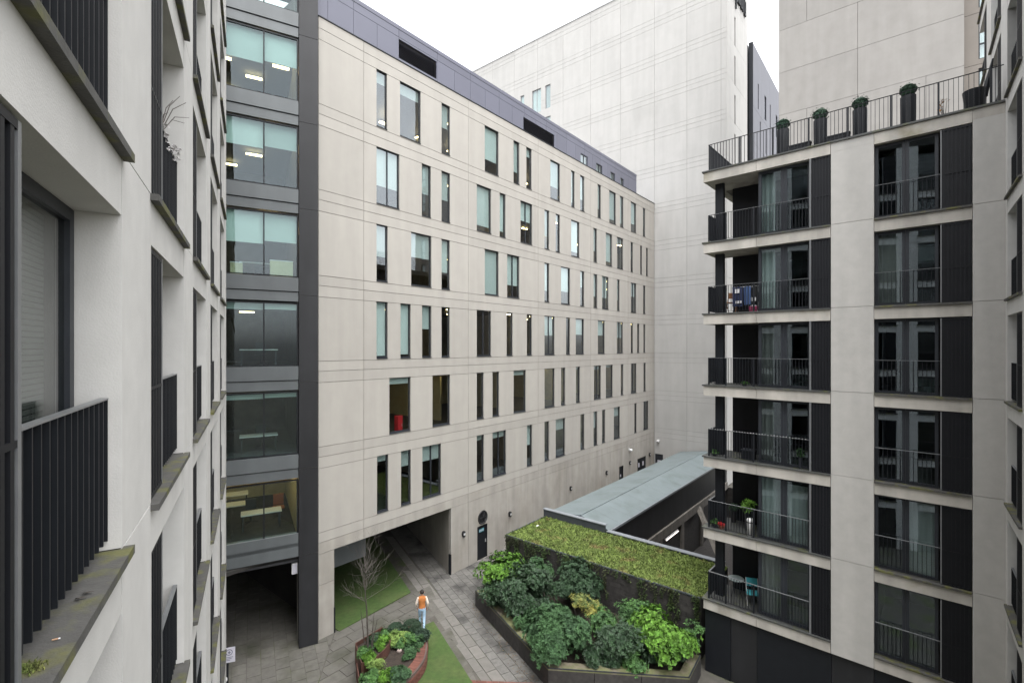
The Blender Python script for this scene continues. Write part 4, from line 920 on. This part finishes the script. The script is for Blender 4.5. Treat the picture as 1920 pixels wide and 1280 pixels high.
def herb(label, u, v, zc, rad, m, n, ll, lw, seed, per=5, zb=.45, **kw):
    p = gp(u, v, zc); return shrub(label, (p.x, p.y, zb), (0, 0, zc - zb), rad, M[m], n, ll, lw, seed, per=per, cat='plant', name='bedding_plant', **kw)
herb('dark clipped ball shrub left of the walking person', 741, 1181, .72, (.34, .34, .34), 'leaf_box', 520, .06, .035, 31, ball=True, inner=.8)
herb('larger dark clipped ball shrub by the walking person', 772, 1177, .78, (.46, .44, .40), 'leaf_box', 800, .06, .035, 32, ball=True, inner=.8)
herb('dark green ball shrub at the tip of the brick wall', 791, 1192, .68, (.36, .40, .32), 'leaf_box', 560, .06, .035, 33, ball=True, inner=.8)
herb('low green shrub overhanging the brick wall', 788, 1203, .64, (0.36, 0.31, 0.23), 'leaf_mid', 360, .08, .04, 34)
herb('yellow green plant between the steel planter and the balls', 738, 1198, .68, (0.35, 0.32, 0.31), 'leaf_lime', 255, .10, .05, 35)
herb('pale lime plant in the middle of the brick edged bed', 757, 1194, .68, (0.31, 0.31, 0.31), 'leaf_lime', 225, .11, .06, 36)
herb('leafy green plant behind the brick coping', 772, 1196, .66, (0.36, 0.36, 0.28), 'leaf_herb', 255, .12, .06, 37)
herb('trailing green plant along the inside of the brick wall', 770, 1222, .56, (0.36, 0.64, 0.26), 'leaf_mid', 450, .09, .045, 38)
herb('small lime plant at the centre of the bed', 749, 1206, .6, (0.32, 0.28, 0.23), 'leaf_herb', 195, .11, .06, 39)
herb('pale yellow green feathery plant in the lower steel planter', 709, 1252, .62, (0.44, 0.41, 0.41), 'leaf_lime', 450, .09, .03, 40, up=1.2)
herb('fresh green plant at the bottom left of the bed', 693, 1272, .6, (0.38, 0.38, 0.33), 'leaf_herb', 300, .12, .07, 41)
herb('bright green leafy plant at the bottom of the bed', 727, 1272, .58, (0.44, 0.38, 0.31), 'leaf_bright', 240, .11, .06, 42)
herb('blue green leafy plant against the end of the brick wall', 752, 1266, .6, (0.46, 0.38, 0.33), 'leaf_mid', 390, .11, .055, 43)
herb('green ground plant left of the tree stems', 679, 1224, .82, (0.38, 0.45, 0.26), 'leaf_herb', 360, .11, .06, 44, zb=.66)
herb('lime leafed plant in front of the tree stems', 691, 1234, .80, (0.38, 0.36, 0.22), 'leaf_bright', 225, .11, .06, 45, zb=.66)
herb('dark leafy plant behind the tree stems', 706, 1197, .84, (0.41, 0.41, 0.31), 'leaf_dark', 360, .11, .06, 46, zb=.66)
herb('bright leafy plant right of the tree stems', 716, 1204, .82, (0.36, 0.44, 0.26), 'leaf_bright', 270, .11, .06, 47, zb=.66)
herb('mid green plant in the right corner of the tree planter', 722, 1190, .8, (0.26, 0.32, 0.23), 'leaf_herb', 195, .11, .06, 48, zb=.66)
def stone(label, u, v, z, r):
    p = gp(u, v, z); mb = MB(); mb.lathe([(0, -.5), (.7, -.42), (1, -.05), (.85, .4), (.4, .62), (0, .66)], n=9); rr = random.Random(int(u))
    mb.v = [(x * r * rr.uniform(.85, 1.15), y * r * rr.uniform(.8, 1.2), z_ * r) for x, y, z_ in mb.v]
    o = mb.build('rock', mat('rock', (.42, .34, .31), .9), None, tuple(p), smooth=False); tag(o, label, 'rock')
stone('pinkish rock lying on the soil of the brick edged bed', 749, 1219, .48, .11)
stone('white rock behind the dark ball shrubs', 758, 1170, .5, .09)

tree = thing('bare_tree', 'small bare multi stemmed tree in the rusted planter', 'tree', (-5.78, 19.3, .62), 0.)
trunk = MB(); br = MB(); rr = random.Random(12)
def grow(p, d, l, r, lev):
    n = 4; q = p.copy(); ptsb = [q.copy()]; rs = [r]
    for k in range(n):
        d = (d + rv(rr) * .14 + Vector((0, 0, .05))).normalized(); q = q + d * l / n; ptsb.append(q.copy()); rs.append(r * (1 - .45 * (k + 1) / n))
    br.tube(ptsb, rs, 5, cap=False)
    if lev == 0: return
    for k in range(rr.choice([2, 3, 3, 4]) if lev > 1 else 3):
        i = rr.randint(1, n); a = rv(rr); nd = (d * .75 + a * .65 + Vector((0, 0, .12))).normalized()
        grow(ptsb[i], nd, l * rr.uniform(.5, .8), max(rs[i] * .6, .0034), lev - 1)
tp = [Vector((0, 0, 0)), Vector((-.02, .03, .9)), Vector((-.06, .02, 1.9)), Vector((-.12, .0, 2.6)), Vector((-.15, .05, 3.45))]
trunk.tube(tp, [.042, .034, .027, .019, .011], 7)
for k in range(22):
    f_ = rr.uniform(.58, 1.0) * 4; i = min(int(f_), 3); p = tp[i].lerp(tp[i + 1], f_ - i)
    a = rv(rr); a.z = abs(a.z) * .6; grow(p, (a + Vector((0, 0, .35))).normalized(), rr.uniform(.6, 1.05), .009, 2)
st = MB()
for dx, dy, tx_, ty_, hh in ((-.12, .1, -.35, .2, 1.75), (.08, .06, .18, .25, 1.6), (.1, -.04, .34, .1, 1.4)):
    st.tube([(dx, dy, 0), ((dx + tx_) / 2, (dy + ty_) / 2, hh * .5), (tx_, ty_, hh)], [.026, .018, .006], 6)
    for k in range(3): p = Vector((dx, dy, 0)).lerp(Vector((tx_, ty_, hh)), .5 + .15 * k); a = rv(rr); grow(p, (a + Vector((0, 0, 1))).normalized(), .35, .007, 0)
trunk.build('trunk', M['bark'], tree); st.build('side_stems', M['bark'], tree); br.build('branches', M['twig'], tree)

# ------------------------------------------------------------------ the walking person (seen from behind)
def person(loc, rz, label):
    J = {}; E_ = []; R_ = {}; reg = {}
    def j(n, p, r, par=None, rg=None):
        J[n] = Vector(p); R_[n] = r
        if par: E_.append((par, n, rg))
    j('pelvis', (0, 0, .95), .135); j('waist', (0, .01, 1.08), .125, 'pelvis', 'vest'); j('chest', (0, .015, 1.27), .15, 'waist', 'vest'); j('upper', (0, 0, 1.40), .125, 'chest', 'vest')
    j('neck', (0, .01, 1.50), .052, 'upper', 'skin'); j('head0', (0, .03, 1.57), .075, 'neck', 'skin'); j('head1', (0, .03, 1.66), .092, 'head0', 'skin'); j('head2', (0, .02, 1.72), .065, 'head1', 'skin')
    j('nose', (0, .125, 1.62), .016, 'head1', 'skin')
    for s, sw in ((-1, 1), (1, -1)):
        n = 'l' if s < 0 else 'r'
        j(n + 'sh', (s * .18, -.005, 1.40), .068, 'upper', 'sleeve'); j(n + 'el', (s * .27, -.06 + .02 * sw, 1.15), .052, n + 'sh', 'sleeve'); j(n + 'wr', (s * .225, .07 + .05 * sw, .95), .036, n + 'el', 'sleeve')
        j(n + 'pa', (s * .215, .10 + .05 * sw, .87), .033, n + 'wr', 'skin')
        for k in range(4): j(n + 'f%d' % k, (s * .215, .075 + .02 * k + .05 * sw, .80 - .01 * (k in (1, 2))), .010, n + 'pa', 'skin'); j(n + 'g%d' % k, (s * .20, .08 + .02 * k + .05 * sw, .765), .008, n + 'f%d' % k, 'skin')
        j(n + 'th', (s * .19, .155 + .05 * sw, .83), .011, n + 'pa', 'skin')
        j(n + 'hp', (s * .095, 0, .88), .105, 'pelvis', 'jeans'); j(n + 'kn', (s * .09, .15 if s < 0 else -.05, .50), .072, n + 'hp', 'jeans')
        j(n + 'an', (s * .08, .14 if s < 0 else -.34, .10 if s < 0 else .19), .048, n + 'kn', 'jeans'); j(n + 'to', (s * .09, .29 if s < 0 else -.27, .035 if s < 0 else .05), .042, n + 'an', 'shoe')
    names = list(J); me = bpy.data.meshes.new('body'); me.from_pydata([J[n] for n in names], [(names.index(a), names.index(b)) for a, b, _ in E_], [])
    ob = bpy.data.objects.new('tmp_body', me); col.objects.link(ob)
    sk = ob.modifiers.new('s', 'SKIN'); sk.use_smooth_shade = True
    for i, n in enumerate(names):
        v = me.skin_vertices[0].data[i]; r = R_[n]; wide = n in ('pelvis', 'waist', 'chest', 'upper'); v.radius = (r * (1.2 if wide else 1), r * (.8 if wide else 1)); v.use_root = n == 'pelvis'
    sb = ob.modifiers.new('u', 'SUBSURF'); sb.levels = 2; sb.render_levels = 2
    dg = bpy.context.evaluated_depsgraph_get(); bm_ = bpy.data.meshes.new_from_object(ob.evaluated_get(dg)); bm_.name = 'body'
    bpy.data.objects.remove(ob)
    order = ['skin', 'vest', 'sleeve', 'jeans', 'shoe']; bm_.materials.clear()
    for k in ('skin', 'orange', 'sleeve', 'denim', 'white'): bm_.materials.append(M[k])
    for f in bm_.polygons:
        c = f.center; best = (9, 'vest')
        for a, b, rg in E_:
            p, q = J[a], J[b]; t = max(0, min(1, (c - p).dot(q - p) / (q - p).length_squared)); d_ = (c - p.lerp(q, t)).length / (R_[a] * (1 - t) + R_[b] * t)
            if d_ < best[0]: best = (d_, rg)
        rg = best[1]
        if rg == 'jeans' and c.z > .95: rg = 'vest'
        if rg == 'vest' and c.z < .92: rg = 'jeans'
        if rg == 'sleeve' and abs(c.x) < .165: rg = 'vest'
        f.material_index = order.index(rg); f.use_smooth = True
    t = thing('person', label, 'person', loc, rz)
    put('body', bm_, t)
    h = MB(); prof = []
    nseg, nr = 16, 8
    for i in range(nr + 1):
        ph = i / nr * math.radians(112)
        for k in range(nseg):
            a = 2 * math.pi * k / nseg; front = max(0, math.sin(a)); p_ = ph * (1 - .42 * front)
            rr_ = .108 + .006 * math.sin(5 * a + i); h.v.append((rr_ * .92 * math.sin(p_) * math.cos(a), .018 + rr_ * math.sin(p_) * math.sin(a), 1.665 + rr_ * 1.08 * math.cos(p_)))
    for i in range(nr):
        for k in range(nseg): h.f.append((i * nseg + k, i * nseg + (k + 1) % nseg, (i + 1) * nseg + (k + 1) % nseg, (i + 1) * nseg + k)); h.m.append(0)
    h.build('hair', M['hair'], t, smooth=True)
    e = MB()
    for s in (-1, 1): e.lathe([(0, -.03), (.02, -.015), (.022, .01), (.012, .03), (0, .035)], (s * .095, .03, 1.63), 8)
    e.build('ears', M['skin'], t, smooth=True)
person((-4.16, 22.25, .0), math.radians(12), 'person walking away in an orange vest with cream sleeves and pale jeans')

# ------------------------------------------------------------------ sign post and bollard by the left block
sg = thing('sign_post', 'white notice with a round symbol on a short dark post by the left block', 'sign', (-11.0, 18.6, 0), math.radians(20))
MB().tube([(0, 0, 0), (0, 0, 1.4)], .04, 8).build('post', M['metal'], sg); box('board', M['signw'], sg, -.13, .27, -.06, -.04, .83, 1.40)
rg_ = MB()
for k in range(20):
    a0, a1 = 2 * math.pi * k / 20, 2 * math.pi * (k + 1) / 20; q = [(.07 + r * math.cos(a), 1.22 + r * math.sin(a)) for r, a in ((.09, a0), (.12, a0), (.12, a1), (.09, a1))]
    rg_.add([(x, -.0625, z) for x, z in q], [(0, 1, 2, 3)])
rg_.box(.02, .12, -.0635, -.0605, 1.20, 1.24); rg_.box(.05, .09, -.0635, -.0605, 1.16, 1.27)
for k in range(3): rg_.box(-.06, .2 - .05 * k, -.0635, -.0605, 1.02 - .055 * k, 1.045 - .055 * k)
rg_.build('printed_symbol', M['signgrey'], sg)
bo = thing('bollard', 'dark bollard with a white top at the foot of the left block', 'bollard', (-10.75, 18.0, 0), 0.)
MB().lathe([(.07, 0), (.07, .5), (.06, .52)], n=12).build('shaft', M['metal'], bo); MB().lathe([(.075, .5), (.09, .53), (.085, .6), (.05, .64), (0, .65)], n=12).build('cap', M['white'], bo, smooth=True)

# ------------------------------------------------------------------ things on the terrace and balconies
names = ['first ribbed planter with a clipped box ball from the open left end of the terrace', 'second ribbed planter with a clipped box ball from the left on the terrace', 'third ribbed planter with a clipped box ball from the left on the terrace', 'largest ribbed planter with a clipped box ball, fourth from the left on the terrace']
for k, (x, lb) in enumerate(zip((2.71, 3.9, 5.05, 6.32), names)):
    t = thing('ball_planter', lb, 'planter', tuple(fR.w(x, .6, 19.93)), dR, 'clipped ball planters along the terrace railing')
    p = MB(); nn = 24; prof = [(.19, 0), (.205, .1), (.21, 1.14), (.19, 1.15), (.18, 1.1)]
    vs = []
    for r, z in prof:
        for q in range(nn): a = 2 * math.pi * q / nn; r2 = r * (1 if q % 2 else .95); vs.append((r2 * math.cos(a), r2 * math.sin(a), z))
    p.add(vs, [(i * nn + q, i * nn + (q + 1) % nn, (i + 1) * nn + (q + 1) % nn, (i + 1) * nn + q) for i in range(len(prof) - 1) for q in range(nn)]); p.build('pot', M['metal'], t)
    f = MB(); f.lathe([(.205 * math.cos(math.radians(a_)), .22 * math.sin(math.radians(a_))) for a_ in range(-40, 91, 10)], (0, 0, 1.33), 18); crown(f, (0, 0, 1.33), (.215, .215, .215), 700, .035, .024, random.Random(60 + k), 5, inner=.93, ball=True, up=0.); f.build('foliage', leafm('ball_leaf', (.045, .085, .055), (.035, .07, .05)), t)
t = thing('tapered_pot', 'big tapered black pot at the right end of the terrace', 'plant pot', tuple(fR.w(7.86, .6, 19.93)), dR)
MB().lathe([(.0, 0), (.19, 0), (.27, .78), (.25, .78), (.23, .7), (0, .7)], n=20).build('pot', M['metal'], t); MB().lathe([(.0, .72), (.23, .705)], n=16).build('soil', M['soil'], t)
for x, lb in ((3.32, 'low dark trough on the terrace between the first two ball planters'), (4.47, 'low dark trough on the terrace between the second and third ball planters')):
    t = thing('trough', lb, 'planter', tuple(fR.w(x, .35, 19.93)), dR); MB().box(-.33, .33, -.1, .1, 0, .34).build('body', M['metal'], t); MB().box(-.35, .35, -.12, .12, .34, .37).build('rim', M['metal2'], t)
t = thing('dry_plant', 'spindly terrace plant with a few orange leaves', 'plant', tuple(fR.w(7.2, .55, 19.93)), dR)
rr = random.Random(5); s = MB(); lf = MB()
for k in range(7):
    e = Vector((rr.uniform(-.2, .2), rr.uniform(-.1, .1), rr.uniform(.5, .85))); s.tube([(0, 0, .15), e * .6, e], [.01, .007, .004], 5)
    for q in range(3): lf.leaf(e * rr.uniform(.7, 1), rv(rr), Vector((0, 0, 1)), .1, .05)
s.build('stems', M['twig'], t); lf.build('leaves', mat('orange_leaf', (.4, .2, .06), .7), t); MB().lathe([(0, 0), (.1, 0), (.13, .2), (.11, .2), (0, .17)], n=14).build('pot', M['metal2'], t)
um = thing('parasol', 'closed dark parasol leaning at the right end of the terrace', 'parasol', tuple(fR.w(8.2, 1.3, 19.93)), dR)
MB().tube([(-.25, 0, 0), (.1, 0, 1.9)], .02, 6).build('pole', M['raillight'], um); MB().tube([(-.1, 0, .8), (-.02, 0, 1.2), (.1, 0, 1.9)], [.09, .07, .02], 8).build('canopy', M['metal'], um)

def pot_plant(label, k, x, y, m, rp=.13, hp=.22, rad=(.2, .2, .2), n=80, ll=.12, lw=.05, potm='metal2', seed=1):
    t = thing('pot_plant', label, 'pot plant', tuple(fR.w(x, y, RZ[k])), dR)
    MB().lathe([(0, 0), (rp * .75, 0), (rp, hp), (rp * .88, hp), (0, hp * .85)], n=14).build('pot', M[potm], t)
    f = MB(); crown(f, (0, 0, hp + rad[2] * .6), rad, n, ll, lw, random.Random(seed), 5); f.build('foliage', M[m], t)
pot_plant('bright green leafy plant in a tall stand on the second balcony up', 1, 1.45, .75, 'leaf_bright', .14, .82, (.22, .2, .18), 55, .2, .09, 'metal', 3)
pot_plant('red flowering plant in a low pot at the corner of the second balcony up', 1, .62, .25, 'red', .12, .12, (.13, .1, .07), 40, .07, .05, 'terracotta', 4)
pot_plant('dull green pot plant at the outer corner of the second balcony up', 1, .36, .2, 'leaf_herb', .1, .12, (.16, .1, .12), 60, .08, .04, 'metal2', 5)
pot_plant('dark hanging plant behind the column of the second balcony up', 1, .75, 1.3, 'leaf_box', .12, .45, (.2, .2, .2), 90, .12, .05, 'black', 6)
pot_plant('pale leaved plant at the outer corner of the third balcony up', 2, .35, .22, 'leaf_herb', .09, .08, (.15, .1, .1), 50, .08, .04, 'metal2', 7)
pot_plant('green plant beside the glass on the third balcony up', 2, 3.35, .17, 'leaf_mid', .06, .4, (.08, .05, .2), 60, .12, .04, 'metal2', 8)
pot_plant('leafy plant on the floor of the fifth balcony up', 3, 1.45, .3, 'leaf_herb', .09, .08, (.2, .1, .06), 60, .07, .04, 'metal2', 9)
bn = thing('pedal_bin', 'slim white bin standing on the second balcony up', 'bin', tuple(fR.w(1.68, .22, RZ[1])), dR)
MB().lathe([(0, 0), (.11, 0), (.12, .55)], n=16).build('body', M['white'], bn, smooth=True); MB().lathe([(.125, .55), (.13, .6), (.1, .65), (0, .66)], n=16).build('lid', M['white'], bn, smooth=True); MB().lathe([(.122, .5), (.124, .53)], n=16).build('band', M['metal2'], bn)
bx = thing('storage_crate', 'dark storage crate on the third balcony up', 'crate', tuple(fR.w(1.55, .5, RZ[2])), dR)
MB().box(-.22, .22, -.18, .18, 0, .34).build('body', M['metal'], bx); MB().box(-.24, .24, -.2, .2, .34, .38).build('lid', M['metal2'], bx)
tbx = thing('bistro_table', 'round glass bistro table on the lowest balcony', 'table', tuple(fR.w(.95, .95, RZ[0])), dR)
MB().lathe([(0, .70), (.31, .70), (.31, .72), (0, .72)], n=24).build('tabletop', mat('frosted_top', (.2, .24, .24), .3), tbx)
for a in range(3): MB().tube([(0, 0, .69), (.24 * math.cos(a * 2.09), .24 * math.sin(a * 2.09), 0)], .014, 6).build('leg', M['metal'], tbx)
ch = thing('folding_chair', 'teal folding chair on the lowest balcony', 'chair', tuple(fR.w(1.62, .75, RZ[0])), (dR[0] * .9 - dR[1] * .4, dR[1] * .9 + dR[0] * .4))
MB().box(-.22, .22, -.2, .2, .43, .46).build('seat', M['teal2'], ch)
MB().box(-.22, .22, .2, .225, .60, .92).build('backrest', M['teal2'], ch)
for a in (-.21, .21): MB().tube([(a, -.2, 0), (a, .22, .93)], .014, 6).build('leg', M['lightmetal'], ch); MB().tube([(a, .24, 0), (a, -.18, .44)], .014, 6).build('leg', M['lightmetal'], ch)
wc = thing('wooden_chair', 'orange wooden folding chair on the balcony with washing', 'chair', tuple(fR.w(.85, .8, RZ[4])), dR)
MB().box(-.2, .2, -.2, .2, .42, .45).build('seat', M['wood'], wc); MB().box(-.2, .2, .18, .2, .62, .85).build('backrest', M['wood'], wc)
for a in (-.18, .18): MB().tube([(a, -.2, 0), (a, .2, .86)], .018, 6).build('leg', M['wood'], wc); MB().tube([(a, .22, 0), (a, -.18, .43)], .018, 6).build('leg', M['wood'], wc)
lr = thing('drying_rack', 'drying rack with dark and blue washing on the fourth balcony from the terrace down', 'drying rack', tuple(fR.w(1.45, .6, RZ[4])), dR)
lr['label'] = 'drying rack hung with navy and white washing beside the orange wooden chair'
fr_ = MB()
for a in (-.45, .45): fr_.tube([(a, -.25, 0), (a, .2, 1.0)], .012, 5); fr_.tube([(a, .25, 0), (a, -.2, 1.0)], .012, 5)
for q in range(5): fr_.tube([(-.5, -.22 + .11 * q, 1.0), (.5, -.22 + .11 * q, 1.0)], .006, 5)
fr_.build('frame', M['lightmetal'], lr)
for a, b, y, z0, m in ((-.46, -.08, -.22, .25, 'navy'), (-.02, .2, -.21, .3, 'denimdark'), (.24, .46, -.12, .5, 'black'), (-.4, .1, .0, .4, 'navy')): drape(a, b, z0, 1.01, y, .02, .2).build('garment', M[m], lr)
for a, b, z0, z1 in ((-.36, -.18, .76, .92), (-.34, -.12, .36, .46), (.22, .40, .42, .56)): drape(a, b, z0, z1, -.255, .01, .2).build('garment', M['cloth_white'], lr)
lb = thing('laundry_basket', 'pink laundry basket on the floor beside the drying rack', 'basket', tuple(fR.w(1.75, .4, RZ[4])), dR)
MB().lathe([(0, 0), (.14, 0), (.19, .22), (.17, .22), (.15, .1), (0, .1)], n=14).build('tub', M['pink'], lb); MB().lathe([(.15, .17), (.1, .26), (0, .28)], n=10).build('washing', M['cloth_white'], lb)
# fairy lights along a railing of the third balcony
fl_ = thing('fairy_lights', 'string of small pale lights along the third balcony railing', 'string lights', tuple(fR.w(0, .03, RZ[2] + 1.09)), dR)
MB().tube([(.2 + .1 * k, 0, .01 * math.sin(k * 1.7)) for k in range(35)], .006, 4).build('cord', M['metal2'], fl_)
bb = MB()
for k in range(34): bb.lathe([(0, -.016), (.013, 0), (0, .016)], (.25 + .1 * k, -.012, .01 + .008 * math.sin(k * 1.7)), 6)
bb.build('bulbs', M['white'], fl_)

# left block: blossom garland, twigs and bits on the sill
ga = thing('garland', 'white blossom garland draped over a railing of the left block', 'garland', tuple(fL.w(1.06, .06, 14.4)), dL)
rr = random.Random(8); s = MB(); f = MB(); pp = []
for k in range(15):
    t = k / 14; pp.append((1.15 + 1.15 * t, .03 + .02 * math.sin(5 * t), 1.16 - .05 * math.sin(3.1 * t) + .03 * math.sin(9 * t)))
s.tube(pp, .01, 5)
for k in range(26):
    p = Vector(pp[rr.randint(0, 14)]) + Vector((rr.uniform(-.05, .05), rr.uniform(-.05, .0), rr.uniform(-.13, .06)))
    for q in range(6): f.leaf(p, rv(rr), rv(rr), .035, .03)
s.build('cord', M['twig'], ga); f.build('blossom', M['blossom'], ga)
tw = thing('dry_twigs', 'bare twigs sticking out above the blossom garland', 'twigs', tuple(fL.w(2.3, .12, 15.5)), dL)
s = MB()
for k in range(6): e = Vector((rr.uniform(.1, .6), rr.uniform(-.25, 0), rr.uniform(.15, .5))); s.tube([(0, 0, -.1), e * .5 + Vector((0, 0, .06)), e], [.007, .005, .003], 4)
s.build('stems', M['twig'], tw)
cb = thing('cigarette_butt', 'tan cigarette butt lying on the mossy sill at lower left', 'litter', tuple(fL.w(-1.28, .03, 11.564)), .5)
o = MB().tube([(-.012, 0, .004), (.012, 0, .004)], .004, 8); o.build('filter', M['butt'], cb); MB().tube([(.0122, 0, .004), (.019, 0, .004)], .0038, 8).build('paper', M['white'], cb)
for k, (x, y, lb_) in enumerate(((-.78, .03, 'curled dead leaf on the mossy sill near the white pillar'), (-.84, .05, 'dark dead leaf beside the curled one on the mossy sill'))):
    o = MB(); o.leaf(Vector((-.03, 0, .0)), Vector((1, .2, .1)), Vector((0, 0, 1)), .07, .02); o.leaf(Vector((-.03, 0, .0)), Vector((1, -.3, .25)), Vector((0, 1, 1)), .06, .015)
    o = o.build('dead_leaf', M['bark'], None, tuple(fL.w(x, y, 11.565))); tag(o, lb_, 'leaf')
mo_ = MB(); rr = random.Random(2)
for k in range(260): mo_.leaf(Vector((rr.gauss(0, .03), rr.gauss(0, .02), 0)), Vector((rr.uniform(-1, 1), rr.uniform(-1, 1), 1.2)), rv(rr), .018, .008)
tag(mo_.build('moss', M['sedum'], None, tuple(fL.w(-1.5, .06, 11.56)), kind='stuff'), 'tuft of moss in the corner of the near sill', 'moss')
